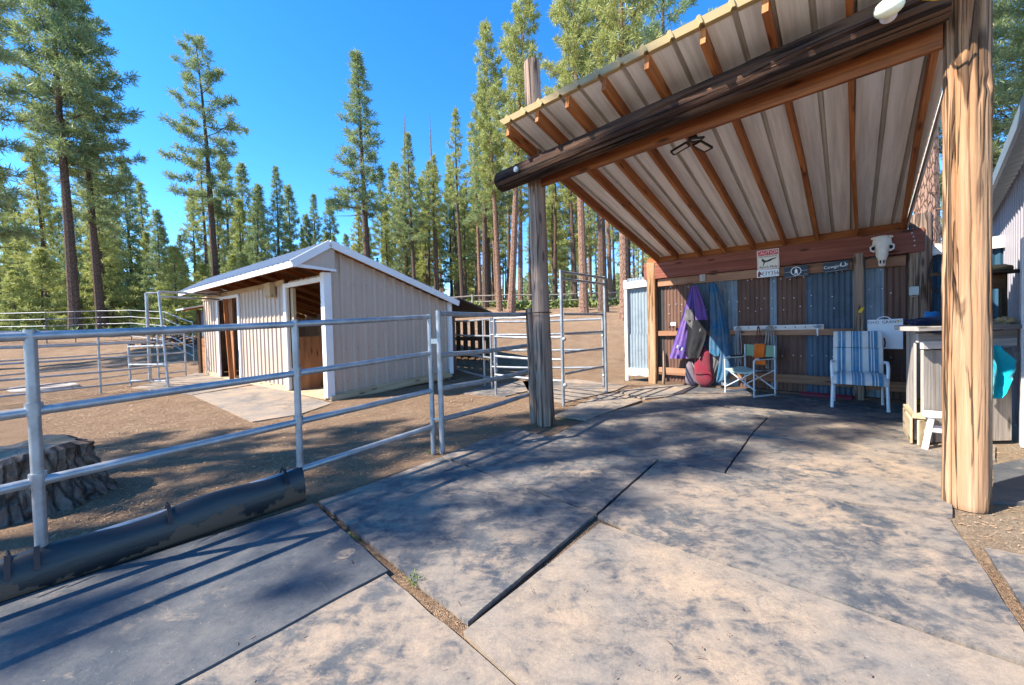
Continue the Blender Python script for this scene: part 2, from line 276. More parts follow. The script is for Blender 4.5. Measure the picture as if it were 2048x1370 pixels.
# ------------------------------------------------------------------ mesh helpers
class MB:
    def __init__(s): s.v = []; s.f = []; s.uv = []; s.mi = []
    def face(s, pts, uvs=None, mi=0):
        i = len(s.v); s.v += [tuple(p) for p in pts]; s.f.append(list(range(i, i+len(pts)))); s.uv.append(uvs or [(0, 0)]*len(pts)); s.mi.append(mi)
    def grid(s, P, uvf=None, mi=0, closed=False, flip=False):
        i0 = len(s.v); R, C = len(P), len(P[0])
        for r in P: s.v += [tuple(p) for p in r]
        for r in range(R-1):
            for c in range(C if closed else C-1):
                c2 = (c+1) % C; q = [i0+r*C+c, i0+r*C+c2, i0+(r+1)*C+c2, i0+(r+1)*C+c]
                u = [uvf(r, c), uvf(r, c+1), uvf(r+1, c+1), uvf(r+1, c)] if uvf else [(0, 0)]*4
                if flip: q.reverse(); u.reverse()
                s.f.append(q); s.uv.append(u); s.mi.append(mi)
        return i0
    def beam(s, p0, p1, w, h, up=(0, 0, 1), mi=0, ext=0):
        p0, p1 = Vector(p0), Vector(p1); d = (p1-p0).normalized(); p0 = p0-d*ext; p1 = p1+d*ext; L = (p1-p0).length
        up = Vector(up); x = d.cross(up)
        if x.length < 1e-4: x = d.cross(Vector((1, 0, 0)))
        x.normalize(); y = x.cross(d).normalized(); x *= w/2; y *= h/2
        c = [p0-x-y, p0+x-y, p0+x+y, p0-x+y, p1-x-y, p1+x-y, p1+x+y, p1-x+y]
        i = len(s.v); s.v += [tuple(q) for q in c]; r = random.random()*9
        for f, a in (((0, 1, 5, 4), w), ((1, 2, 6, 5), h), ((2, 3, 7, 6), w), ((3, 0, 4, 7), h)):
            s.f.append([i+k for k in f]); s.uv.append([(r, 0), (r+a, 0), (r+a, L), (r, L)]); s.mi.append(mi); r += a
        s.f.append([i+3, i+2, i+1, i]); s.uv.append([(0, 0), (w, 0), (w, h), (0, h)]); s.mi.append(mi)
        s.f.append([i+4, i+5, i+6, i+7]); s.uv.append([(0, 0), (w, 0), (w, h), (0, h)]); s.mi.append(mi); return s
    def tube(s, pts, r, seg=10, mi=0, caps=True, rf=None, up=None):
        pts = [Vector(p) for p in pts]; n = len(pts); rr = r if isinstance(r, (list, tuple)) else [r]*n
        d0 = (pts[1]-pts[0]).normalized(); x = d0.cross(Vector(up) if up else Vector((0, 0, 1)))
        if x.length < 1e-3: x = d0.cross(Vector((0, 1, 0)))
        x.normalize(); rows = []; ls = [0]
        for k in range(n):
            d = (pts[min(k+1, n-1)]-pts[max(k-1, 0)]).normalized(); x = (x-d*x.dot(d)).normalized(); y = d.cross(x); row = []
            for j in range(seg):
                t = 2*math.pi*j/seg; R = rr[k]*(rf(t, k) if rf else 1); row.append(pts[k]+x*math.cos(t)*R+y*math.sin(t)*R)
            rows.append(row)
            if k: ls.append(ls[-1]+(pts[k]-pts[k-1]).length)
        R0 = max(rr); o = random.random()*7
        i0 = s.grid(rows, lambda r_, c: (o+c*2*math.pi*R0/seg, ls[r_]), mi, True, True)
        if caps:
            for row, fl in ((0, False), (n-1, True)):
                q = [i0+row*seg+j for j in range(seg)]
                if fl: q.reverse()
                s.f.append(q[::1]); s.uv.append([(.3*R0*math.cos(j), .3*R0*math.sin(j)) for j in range(seg)]); s.mi.append(mi)
        return s
    def prism(s, poly, z0, z1, mi=0):
        n = len(poly); i = len(s.v); s.v += [(p[0], p[1], z0(p) if callable(z0) else z0) for p in poly]+[(p[0], p[1], z1(p) if callable(z1) else z1) for p in poly]
        s.f.append([i+n+k for k in range(n)]); s.uv.append([(p[0], p[1]) for p in poly]); s.mi.append(mi)
        s.f.append([i+n-1-k for k in range(n)]); s.uv.append([(p[0], p[1]) for p in poly[::-1]]); s.mi.append(mi)
        for k in range(n):
            k2 = (k+1) % n; s.f.append([i+k, i+k2, i+n+k2, i+n+k]); s.uv.append([(0, 0), (.1, 0), (.1, .1), (0, .1)]); s.mi.append(mi)
        return s
    def plate(s, pts, nrm, th, mi=0):                      # flat outline given in space, thickness along -nrm
        n = len(pts); nrm = Vector(nrm).normalized(); pts = [Vector(p) for p in pts]; i = len(s.v)
        s.v += [tuple(p) for p in pts]+[tuple(p-nrm*th) for p in pts]
        e = (pts[1]-pts[0]).normalized(); g = nrm.cross(e); u = [((p-pts[0]).dot(e), (p-pts[0]).dot(g)) for p in pts]
        s.f.append([i+k for k in range(n)]); s.uv.append(u); s.mi.append(mi); s.f.append([i+2*n-1-k for k in range(n)]); s.uv.append(u[::-1]); s.mi.append(mi)
        for k in range(n):
            k2 = (k+1) % n; s.f.append([i+k2, i+k, i+n+k, i+n+k2]); s.uv.append([u[k2], u[k], u[k], u[k2]]); s.mi.append(mi)
        return s
    def ball(s, c, r, seg=12, rings=8, sc3=(1, 1, 1), mi=0, rot=None, jit=0):
        P = []; c = Vector(c)
        for i in range(rings+1):
            ph = math.pi*i/rings; row = []
            for j in range(seg):
                t = 2*math.pi*j/seg; q = Vector((math.sin(ph)*math.cos(t)*sc3[0], math.sin(ph)*math.sin(t)*sc3[1], math.cos(ph)*sc3[2]))*r
                if jit: q *= 1+jit*noise.noise(q*(3/r)+c)
                if rot: q = rot @ q
                row.append(c+q)
            P.append(row)
        s.grid(P, lambda a, b: (b*r*6/seg, a*r*3/rings), mi, True); return s
    def build(s, name, mats, parent=None, smooth=False, bevel=0):
        if not isinstance(mats, (list, tuple)): mats = [mats]
        off = parent_off(parent); me = bpy.data.meshes.new(name)
        me.from_pydata([(x-off.x, y-off.y, z-off.z) for x, y, z in s.v], [], s.f)
        ul = me.uv_layers.new(name='UVMap'); ul.data.foreach_set('uv', [c for f in s.uv for p in f for c in p])
        me.polygons.foreach_set('material_index', s.mi)
        for m in mats: me.materials.append(m)
        if bevel:
            bm = bmesh.new(); bm.from_mesh(me); bmesh.ops.remove_doubles(bm, verts=bm.verts, dist=1e-5)
            bmesh.ops.bevel(bm, geom=list(bm.edges), offset=bevel, segments=1, affect='EDGES', clamp_overlap=True); bm.to_mesh(me); bm.free()
        if smooth:
            me.polygons.foreach_set('use_smooth', [True]*len(me.polygons))
            try: me.set_sharp_from_angle(angle=rad(38))
            except Exception: pass
        me.update(); o = bpy.data.objects.new(name, me); COL.objects.link(o)
        if parent is not None: o.parent = parent
        return o
def parent_off(p):
    v = Vector((0, 0, 0))
    while p is not None: v = v+p.location; p = p.parent
    return v
def tag(o, label, cat, group=None, kind=None):
    if label: o['label'] = label
    if cat: o['category'] = cat
    if group: o['group'] = group
    if kind: o['kind'] = kind
    return o
def thing(name, loc, label, cat, group=None):
    o = bpy.data.objects.new(name, None); o.empty_display_size = .2; COL.objects.link(o); o.location = Vector(loc); return tag(o, label, cat, group)
def rot_thing(o, rz): o.rotation_euler = (0, 0, rz)
def copy_thing(o, loc=None, rz=None, scale=None, label=None, group=None):
    c = o.copy(); COL.objects.link(c)
    if loc is not None: c.location = loc
    if rz is not None: c.rotation_euler = (c.rotation_euler[0], c.rotation_euler[1], rz)
    if scale is not None: c.scale = scale
    if label: c['label'] = label
    if group: c['group'] = group
    for ch in [x for x in bpy.data.objects if x.parent == o]:
        d = ch.copy(); COL.objects.link(d); d.parent = c
    return c
def text_mesh(s, name, size, mtx, mat, parent, sx=1.0, depth=.0015, font_spacing=1.0, shear=0):
    cu = bpy.data.curves.new(name, 'FONT'); cu.body = s; cu.size = size; cu.align_x = 'CENTER'; cu.align_y = 'CENTER'; cu.extrude = depth; cu.space_character = font_spacing; cu.shear = shear; cu.resolution_u = 3
    t = bpy.data.objects.new(name, cu); COL.objects.link(t); dg = bpy.context.evaluated_depsgraph_get(); dg.update()
    me = bpy.data.meshes.new_from_object(t.evaluated_get(dg)); bpy.data.objects.remove(t)
    off = parent_off(parent); me.transform(Matrix.Translation(-off) @ mtx @ Matrix.Diagonal((sx, 1, 1, 1))); me.materials.clear(); me.materials.append(mat); me.name = name
    o = bpy.data.objects.new(name, me); COL.objects.link(o); o.parent = parent; return o
def wallmtx(p, tilt=0):                                   # text frame lying on the shelter's back wall, facing out
    m = Matrix((DA, Z, -DB)).transposed().to_4x4(); return Matrix.Translation(p) @ m @ Matrix.Rotation(tilt, 4, 'Z')

# ------------------------------------------------------------------ ground
def curve(pts, x):
    if x <= pts[0][0]: return pts[0][1]
    for (x0, y0), (x1, y1) in zip(pts, pts[1:]):
        if x <= x1: return lerp(y0, y1, (x-x0)/(x1-x0))
    return pts[-1][1]
RT = [(8.6, 0), (10.5, .15), (13, .68), (17, 1.43), (24, 2.05), (28, 2.5), (40, 3.2), (80, 4.5), (300, 8)]
LT = [(13.5, 0), (15.5, .3), (18, .85), (22, 1.2), (30, 1.6), (45, 2.2), (80, 3), (300, 7)]
def ground_z(x, y):
    if y < 3: return 0
    t = x/y; f = sstep(-.62, -.1, t)
    h = lerp(curve(LT, y), curve(RT, y), f)
    am = sstep(9, 17, y)*.16; h += am*noise.noise(Vector((x*.22, y*.3, 1.3)))+am*.35*noise.noise(Vector((x*.8, y*.9, 4)))
    if x < -8 and y > 6: h += .22*math.exp(-((x+13.5)**2/5+(y-12.2)**2/1.2))
    # level pad under the long shed
    q = Vector((x, y, 0))-SC; uu, vv = q.dot(SU), q.dot(SV)
    if -1 < uu < 5.5 and -1.5 < vv < 10: h *= 1-.9*min(sstep(-1, 0, uu), 1-sstep(4.6, 5.5, uu))*min(sstep(-1.5, -.5, vv), 1-sstep(9, 10, vv))
    return h
def axis(lo, hi, fine_lo, fine_hi, fs, cs):
    xs = []; x = lo
    while x < hi: xs.append(x); x += fs if fine_lo < x < fine_hi else min(cs, max(fs, (min(abs(x-fine_lo), abs(x-fine_hi)))*.16))
    return xs+[hi]
xs = axis(-260, 260, -16, 12, .22, 14); ys = axis(-45, 320, -1, 24, .22, 14)
g = MB(); g.grid([[(x, y, ground_z(x, y)+.006*noise.noise(Vector((x*2.1, y*2.1, 0)))-.006) for x in xs] for y in ys], None, 0, False, False)
go = g.build('ground', M['ground'], None, True); tag(go, 'bare brown earth with wood chips sloping up to the forest', 'ground', None, 'structure')

# ------------------------------------------------------------------ rubber mats
def edge_pts(a, b, n, j):
    return [(lerp(a.x, b.x, i/n)+random.uniform(-j, j), lerp(a.y, b.y, i/n)+random.uniform(-j, j)) for i in range(n)]
def rubber_mat(px, label, dust, z=.018, jit=.004, tilt=0):
    P = [gp(*p, z) for p in px]; poly = []
    for a, b_ in zip(P, P[1:]+P[:1]):
        n = max(2, int((b_-a).length/.1)); poly += edge_pts(a, b_, n, jit)
    ar = sum(p[0]*q[1]-q[0]*p[1] for p, q in zip(poly, poly[1:]+poly[:1]))
    if ar < 0: poly.reverse()
    c = sum((Vector((p[0], p[1], 0)) for p in poly), Vector())/len(poly)
    m = MB(); m.prism(poly, z-.024, z); o = m.build('rubber_mat', M['mat']); o['dust'] = dust
    tag(o, label, 'mat', 'rubber mats laid on the yard'); return o
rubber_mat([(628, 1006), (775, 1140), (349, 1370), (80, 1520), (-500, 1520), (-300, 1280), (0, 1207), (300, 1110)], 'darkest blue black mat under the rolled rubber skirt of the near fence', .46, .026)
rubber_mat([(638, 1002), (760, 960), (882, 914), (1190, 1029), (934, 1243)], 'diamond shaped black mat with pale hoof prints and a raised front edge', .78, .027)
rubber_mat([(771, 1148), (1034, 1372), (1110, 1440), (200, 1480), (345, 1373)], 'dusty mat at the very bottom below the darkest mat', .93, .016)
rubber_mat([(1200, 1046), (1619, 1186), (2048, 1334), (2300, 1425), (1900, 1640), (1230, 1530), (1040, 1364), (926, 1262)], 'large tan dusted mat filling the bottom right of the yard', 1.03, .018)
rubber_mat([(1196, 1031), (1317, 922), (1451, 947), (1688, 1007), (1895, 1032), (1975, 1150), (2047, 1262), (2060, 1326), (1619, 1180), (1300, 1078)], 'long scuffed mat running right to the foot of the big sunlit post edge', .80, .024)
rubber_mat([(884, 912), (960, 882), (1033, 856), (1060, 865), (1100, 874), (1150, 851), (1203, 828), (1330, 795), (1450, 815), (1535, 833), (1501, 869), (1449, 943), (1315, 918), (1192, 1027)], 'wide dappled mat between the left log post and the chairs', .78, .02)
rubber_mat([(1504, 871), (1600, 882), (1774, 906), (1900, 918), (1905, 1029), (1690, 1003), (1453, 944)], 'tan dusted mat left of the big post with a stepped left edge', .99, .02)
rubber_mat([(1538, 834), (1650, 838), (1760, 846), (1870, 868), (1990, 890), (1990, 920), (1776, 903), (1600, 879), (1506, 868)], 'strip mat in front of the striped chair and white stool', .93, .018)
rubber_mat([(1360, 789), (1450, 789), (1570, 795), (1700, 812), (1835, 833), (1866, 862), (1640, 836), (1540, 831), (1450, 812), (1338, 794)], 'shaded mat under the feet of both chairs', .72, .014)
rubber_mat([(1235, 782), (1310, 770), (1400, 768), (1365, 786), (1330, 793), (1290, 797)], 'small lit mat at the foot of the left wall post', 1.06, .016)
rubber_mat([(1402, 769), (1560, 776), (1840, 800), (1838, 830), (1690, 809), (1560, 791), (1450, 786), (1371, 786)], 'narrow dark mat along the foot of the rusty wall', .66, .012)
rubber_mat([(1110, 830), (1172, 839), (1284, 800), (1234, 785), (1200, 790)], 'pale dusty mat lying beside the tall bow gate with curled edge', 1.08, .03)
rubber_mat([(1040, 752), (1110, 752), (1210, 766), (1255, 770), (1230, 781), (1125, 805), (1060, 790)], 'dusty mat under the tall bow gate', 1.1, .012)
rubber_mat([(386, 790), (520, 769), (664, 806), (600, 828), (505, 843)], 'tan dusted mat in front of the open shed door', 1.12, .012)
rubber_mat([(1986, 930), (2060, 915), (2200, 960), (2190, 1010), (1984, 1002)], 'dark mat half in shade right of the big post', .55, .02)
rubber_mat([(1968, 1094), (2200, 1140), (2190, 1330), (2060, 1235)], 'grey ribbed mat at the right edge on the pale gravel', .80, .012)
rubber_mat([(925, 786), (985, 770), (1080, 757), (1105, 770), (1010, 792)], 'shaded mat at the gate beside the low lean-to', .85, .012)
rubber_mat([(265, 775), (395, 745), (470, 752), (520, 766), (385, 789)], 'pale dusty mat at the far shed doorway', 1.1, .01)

# ------------------------------------------------------------------ pipe fences
def pipe_panel(p0, p1, h, rails, posts, r, label, group=None, mat='galv', z0=0, z1=0, name='pipe_fence', lo=.22, curve_corner=True, foot=0, cat='fence', hr=None):
    p0, p1 = Vector(p0), Vector(p1); t = thing(name, p0, label, cat, group); d = (p1-p0)
    for i in range(rails):
        f = i/(rails-1); zz = lerp(lo, h-r, f) if isinstance(h, (int, float)) else h[i]
        m = MB(); n = 6
        m.tube([p0+d*(k/n)+Z*((lerp(zz, hr[i], k/n) if hr else zz)-(.012*math.sin(math.pi*k/n)))+Vector((random.uniform(-.003, .003),)*3) for k in range(n+1)], r, 10); m.build('rail', M[mat], t, True)
    for f in posts:
        q = p0+d*f; m = MB(); m.tube([q+Z*(foot), q+Z*(lo+.4), q+Z*((h if isinstance(h, (int, float)) else (lerp(h[-1], hr[-1], f) if hr else h[-1])+r))], r*1.0, 10); m.build('post', M[mat], t, True)
    return t
P3 = gp(867, 908); P1 = Vector((-2.47, 2.0, 0)); D1 = (P3-P1); D1.normalize(); L1 = (P3-P1).length
PS = P1-D1*1.6
k_ = 1.6/L1; zl_ = (.187, .56, .925, 1.31); zr_ = (.285, .648, 1.03, 1.396); HL = [a-(b-a)*k_ for a, b in zip(zl_, zr_)]
nt_ = pipe_panel(PS, P1+D1*L1, HL, 4, [.0, 1.6/(1.6+L1), (1.6+1.27)/(1.6+L1), 1], .0245, 'galvanised four rail fence nearest the camera, by the tree stump', 'galvanised pipe fences', foot=.0, hr=zr_)
for f in (1.6/(1.6+L1), (1.6+1.27)/(1.6+L1)):
    q = PS+(P3-PS)*f
    for z in [lerp(HL[i], zr_[i], f) for i in (1, 2)]: c_ = MB(); c_.tube([q+Z*(z-.034), q+Z*(z+.034)], .033, 12); c_.build('weld_collar', M['galv'], nt_, True)
# gate between the near fence and the log post
G0, G1 = gp(885, 910), gp(1060, 842); G1 = G0+(G1-G0)*.985
gt = pipe_panel(G0, G1, [.36, .67, 1.01, 1.43], 4, [0], .027, 'galvanised four rail gate hung against the grey pole beside the log post', None, foot=.02, name='pipe_gate', cat='gate')
l_ = MB(); gm = (P3+G0)/2
l_.beam(P3+Z*1.15, G0+Z*1.15, .03, .05); l_.build('latch', M['steel'], gt)
l_ = MB(); l_.tube([P3+Z*.36, G0+Z*.36], .012, 6); l_.build('pin', M['steel'], gt)
# tall bow gate frame, post to post
B0, B1 = gp(1127, 812), gp(1213, 786); BH = 2.13
t = thing('bow_gate', B0, 'tall galvanised bow gate frame with two overhead bars', 'gate')
for q in (B0, B1):
    m = MB(); m.tube([q, q+Z*1.2, q+Z*BH], .026, 10); m.build('post', M['galv'], t, True)
for zz in (BH-.03, BH-.14):
    m = MB(); m.tube([B0+Z*zz, B1+Z*zz], .022, 10); m.build('top_bar', M['galv'], t, True)
q0 = B0+(B1-B0)*.04; q1 = B0+(B1-B0)*.93
for k, zz in enumerate((.50, .83, 1.13, 1.44)):
    m = MB(); m.tube([q0+Z*zz, q1+Z*(zz+.0)], .021, 10); m.build('rail', M['galv'], t, True)
m = MB(); m.tube([q1+Z*.12, q1+Z*1.47], .022, 10); m.build('gate_stile', M['galv'], t, True)
for zz in (.33, 1.05):
    for q in (B0+Vector((.03, -.02, 0)), q1): h_ = MB(); h_.ball(q+Z*zz, .033, 8, 6); h_.build('hinge', M['steel'], t, True)
# corral panels behind the gate, by the lean-to
def panel_px(a, b, h, rails, posts, label, r=.022, grp='galvanised pipe fences', zb=0, **k):
    A, B = gp(*a, zb), gp(*b, zb); return pipe_panel(A, B, h, rails, posts, r, label, grp, **k)
panel_px((992, 790), (1127, 810), [.38, .72, 1.08, 1.42], 4, [0], 'shorter pipe panel meeting the bow gate behind the log post')
panel_px((984, 778), (1214, 783), [.45, .79, 1.1, 1.36], 4, [0], 'pipe panel in sunlight running behind the bow gate')
panel_px((905, 750), (984, 776), [.2, .62, 1.07, 1.42], 4, [.0, .85, 1], 'pipe panel closing the front of the dark lean-to')
# left paddock
panel_px((-120, 826), (340, 770), 1.42, 5, [0, .62], 'near one of the two parallel panels left of the shed', lo=.18)
panel_px((-120, 812), (300, 757), 1.42, 5, [0, 1], 'far one of the two parallel panels left of the shed', lo=.18, r=.018)
panel_px((318, 757), (372, 752), 1.3, 5, [0, 1], 'short upright panel beside the ride through frame', lo=.15)
A0, A1 = gp(337, 775), gp(466, 756)
t = thing('ride_through_frame', A0, 'tall leaning pipe frame of the walk through gate in front of the shed', 'gate')
ZT = 2.3; off = SV*.5+SU*-.1
for q, ln in ((A0, .55), (A1, .35)):
    m = MB(); m.tube([q, q+Z*1.2+off*ln*.5, q+Z*ZT+off*ln], .027, 8); m.build('post', M['galv'], t, True)
for dz in (0, -.12):
    m = MB(); m.tube([A0+Z*(ZT+dz)+off*.55, A1+Z*(ZT+dz)+off*.35], .024, 8); m.build('top_bar', M['galv'], t, True)
C0 = gp(301, 765); m = MB(); m.tube([C0, C0+Z*2.36], .035, 8); m.build('post', M['galv'], t, True)
m = MB(); m.tube([C0+Z*2.36, A1+Z*2.42+off*.35], .024, 8); m.build('top_bar', M['galv'], t, True)
m = MB(); Lb = gp(262, 772)
m.tube([Lb+Z*.0, Lb+Z*1.05+SV*.12], .024, 8)
m.build('post', M['galv'], t, True)
for zz in (.1, .5, .95):
    m = MB(); m.tube([Lb+Z*(zz+.03)+SV*.1*zz, A0+Z*(zz+.05)+off*.25*zz], .024, 8); m.build('rail', M['galv'], t, True)
# far paddock panels on the rise
fx = [(-60, 19.0), (92, 18.4), (150, 18.8), (195, 19.2), (262, 19.4), (330, 17.8), (352, 16.2), (385, 14.8)]
lab = ['far pipe panel at the left frame edge below the pines', 'far pipe panel left of the thickest trunk', 'far pipe panel between the two big left trunks', 'far pipe panel right of the second big left trunk', 'far pipe panel behind the ride through frame', 'far pipe panel in front of the brush mound', 'far pipe panel nearest the left end of the shed']
for i in range(7):
    (x0, y0), (x1, y1) = fx[i], fx[i+1]
    a = dp(x0, 650, y0); b_ = dp(x1, 650, y1); za, zb = ground_z(a.x, a.y), ground_z(b_.x, b_.y); a.z = za; b_.z = zb
    pipe_panel(a, b_, 1.5, 5, [0, 1], .02, lab[i], 'far paddock panels', mat='galv_old', lo=.2)

# ------------------------------------------------------------------ rubber skirt under the near fence
S0 = PS; S1 = P1+D1*1.27; nrm = Vector((D1.y, -D1.x, 0))
t = thing('rubber_skirt', S0, 'rolled black rubber belt tied along the lowest rail of the near fence', 'rubber belt')
m = MB(); rows = []; n = 46
prof = [(.012, .235), (.035, .232), (.055, .215), (.074, .185), (.088, .15), (.097, .11), (.099, .07), (.094, .035), (.082, .008), (.066, -.006)]
for off_ in (0, .012):
    pass
for k in range(n+1):
    q = S0+(S1-S0)*(k/n); f = k/n; wv = .010*math.sin(k*.7)+.02*noise.noise(Vector((k*.2, 0, 0))); row = []
    dr = .012*math.sin(k*.55); zs = lerp(HL[0], zr_[0], f*(S1-S0).length/(P3-S0).length)/.2*.9
    for (x, z) in prof: row.append(q+nrm*(x*.85+wv*z*1.2)+Z*(z*zs+(dr if z > .2 else 0)+.002))
    rows.append(row)
m.grid(rows, lambda r, c: (c*.033, r*.08)); m.grid([[p-nrm*.014 for p in r] for r in rows], lambda r, c: (c*.06, r*.08), 0, False, True)
m.grid([[r[0], r[0]-nrm*.014] for r in rows]); m.grid([[p, p-nrm*.014] for p in rows[-1]], None); m.grid([[p, p-nrm*.014] for p in rows[0]])
o = m.build('belt', M['rubber'], t, True)
for px, py in ((18, 1150), (75, 1115), (335, 1030), (565, 965)):
    f = max(.02, min(.98, (onplane(px, py, P1, nrm)-S0).dot(D1)/(S1-S0).length)); q = S0+(S1-S0)*f; m = MB()
    q = q+Z*(lerp(HL[0], zr_[0], f*(S1-S0).length/(P3-S0).length)-.2)
    m.beam(q+nrm*.045+Z*.245, q+nrm*.12+Z*.15, .020, .006, nrm); m.tube([q+Z*.2+nrm*.04+D1*.011, q+Z*.248, q-nrm*.035+Z*.2, q+Z*.17], .007, 6); m.build('tie', M['black'], t)

# ------------------------------------------------------------------ stump
st = thing('tree_stump', (-3.86, 3.0, 0), 'broad cut tree stump with flared dark bark behind the near fence', 'stump')
m = MB(); rows = []
for k in range(31):
    f = k/30; row = []
    for j in range(150):
        a = 2*math.pi*j/150; ca, sa = math.cos(a), math.sin(a); wq = .5*noise.noise(Vector((ca*3, sa*3, f*2.2)))
        rid = abs(noise.noise(Vector((ca*3.2+wq, sa*3.2, f*.9))))+.6*abs(noise.noise(Vector((ca*8+wq, sa*8, f*2.4))))+.35*noise.noise(Vector((ca*17, sa*17, f*9)))
        r = .41+.13*(1-f)**2.2*(1+.9*noise.noise(Vector((ca*1.5, sa*1.5, 3))))-.04+.065*min(.9, rid)+.02*noise.noise(Vector((ca*30, sa*30, f*20)))
        if k >= 29: r -= .03*(k-28)
        row.append(st.location+Vector((r*ca, r*sa, .455*f-.02+(.05*noise.noise(Vector((ca*1.2, sa*1.2, 9))) if k > 27 else 0))))
    rows.append(row)
m.grid(rows, lambda r, c: (c*.021, r*.015), 0, True); m.build('bark', mat_bark('stump_bark', (.16, .11, .085), (.32, .235, .18)), st, True)
top = rows[-1]; c = sum((p for p in top), Vector())/len(top); m = MB()
m.grid([[c+(p-c)*k for p in top] for k in (1, .7, .4, .1, .001)], lambda r, c_: (c_*.04, r*.1), 0, True)
m.build('cut_face', wood('cut_stump', (.10, .085, .075), (.2, .17, .14), (.32, .27, .21), 10, 4, .95, .8, (.42, .28, .14), .5, False), st)

# ------------------------------------------------------------------ carved logs
def log_mesh(p0, p1, r0, r1, seg, rings, cracks, seed, rough=.03, kn=(), flare=0, chamfer=.02):
    m = MB(); p0, p1 = Vector(p0), Vector(p1); L = (p1-p0).length; rng = random.Random(seed)
    CR = [(rng.uniform(0, 6.283), rng.uniform(.03, .075), rng.uniform(.08, .20), rng.uniform(0, 1), rng.uniform(.25, .9), rng.uniform(0, 9)) for _ in range(cracks)]
    KN = [(rng.uniform(0, 6.283), rng.uniform(.05, .95), rng.uniform(.035, .06)) for _ in range(6)]+list(kn)
    pts = [p0+(p1-p0)*(k/rings) for k in range(rings+1)]
    def rf(t, k):
        z = k/rings*L; f = k/rings; v = 1+rough*noise.noise(Vector((math.cos(t)*1.4, math.sin(t)*1.4, z*.9+seed)))+rough*.5*noise.noise(Vector((math.cos(t)*6, math.sin(t)*6, z*1.5+seed)))+rough*.35*noise.noise(Vector((math.cos(t)*16, math.sin(t)*16, z*3)))
        for (t0, wd, dp_, c0, ln, ph) in CR:
            if abs(f-c0) < ln/2:
                tt = t0+.10*math.sin(z*1.1+ph)+.05*noise.noise(Vector((z*2.3, ph, 0)))+.02*noise.noise(Vector((z*11, ph, 2)))
                d = (t-tt+math.pi) % (2*math.pi)-math.pi; e = min(1, (ln/2-abs(f-c0))/(ln*.2)); v -= dp_*e*math.exp(-(d/wd)**2)
        for (t0, z0, rr) in KN:
            d = ((t-t0+math.pi) % (2*math.pi)-math.pi)*r0; dz = (f-z0)*L*.75; q = math.sqrt(d*d+dz*dz)/rr
            if q < 2.5: v += .05*math.exp(-(q-1)**2*3)-.06*math.exp(-q*q*4)
        if flare: v += flare*math.exp(-z/.25)
        if z < chamfer: v -= .06
        if L-z < chamfer: v -= .07
        return v
    m.tube(pts, [lerp(r0, r1, k/rings) for k in range(rings+1)], seg, 0, True, rf); return m

# ------------------------------------------------------------------ lean-to shelter (carport)
t = thing('lean_to_shelter', LP, 'open fronted shelter of log posts with a slanting metal roof', 'shelter')
RPp = AB(3.60, .0, 0)
log_mesh(RPp, RPp+Z*4.2, .112, .105, 150, 170, 26, 5, .035, [(3.9, .115, .05), (4.4, .33, .045), (4.0, .52, .05), (4.6, .6, .03)]).build('post', M['post'], t, True)
log_mesh(AB(.045, 0, 0), AB(-.04, 0, 4.63), .118, .10, 64, 120, 16, 11, .035, (), .08).build('post', M['post_grey'], t, True)
log_mesh(AB(-.42, -.235, 3.15), AB(3.50, -.19, 3.31), .125, .135, 72, 110, 14, 21, .05).build('log_beam', M['log_dark'], t, True)
b_ = MB(); b_.beam(AB(.10, -.02, 3.125), AB(3.49, -.02, 3.185), .045, .215); b_.build('plank_beam', wood('plank_timber', (.11, .03, .012), (.32, .11, .035), (.46, .18, .065), 22, .8, .75, .4, (.10, .03, .015), .55), t, False, .004)
bl = MB()
for a_, z_ in ((-.02, 3.17),):
    c = AB(a_, -.385, z_); bl.tube([c+DB*.05, c-DB*.012], .018, 8); bl.tube([c+DB*.05, c-DB*.003], .032, 12)
bl.build('bolt', M['steel'], t, True)
# roof : rafters + ribbed sheet
B_LO, B_HI = 4.10, -.62
def zr(b): return 2.50+.207*(4.05-b)
raf_b = [-.07, .32, .76, 1.19, 1.64, 2.09, 2.53, 3.0, 3.5]; raf_f = [.06, .49, .88, 1.29, 1.71, 2.16, 2.58, 3.03, 3.5]
for ab, af in zip(raf_b, raf_f):
    m = MB(); q0 = AB(af, B_HI+.03*random.random(), zr(B_HI)+.07); q1 = AB(ab, B_LO-.02, zr(B_LO)+.07); mid = (q0+q1)/2+DA*random.uniform(-.02, .02)
    m.beam(q0, mid, .04, .138); m.beam(mid, q1, .04, .138); m.build('rafter', M['rafter'], t, False)
def ribbed(m, p0, da, dbv, n, la, lb, pitch, prof, slope_pts=2, mi_rib=1, shear=0, nb=1, w_f=None):
    # sheet spanned by da*la x dbv*lb, ribs along dbv; prof: list of (frac of pitch, height)
    xs = []; k = 0
    while k*pitch < la:
        for f, h in prof:
            x = (k+f)*pitch
            if x <= la: xs.append((x, h, mi_rib if h > 0 else 0))
        k += 1
    xs.append((la, 0, 0))
    for i in range(len(xs)-1):
        (x0, h0, _), (x1, h1, _) = xs[i], xs[i+1]
        if x1-x0 < 1e-5: continue
        mi = mi_rib if (h0 > 0 or h1 > 0) else 0
        for j in range(nb):
            v0, v1 = lb*j/nb, lb*(j+1)/nb
            a0, a1 = p0+da*x0+n*h0, p0+da*x1+n*h1
            s0, s1 = shear*j/nb, shear*(j+1)/nb
            m.face([a0+dbv*v0+da*s0, a1+dbv*v0+da*s0, a1+dbv*v1+da*s1, a0+dbv*v1+da*s1], [(x0, v0), (x1, v0), (x1, v1), (x0, v1)], mi)
    return m
RPROF = [(0, 0), (.40, 0), (.45, .026), (.54, .026), (.59, 0)]
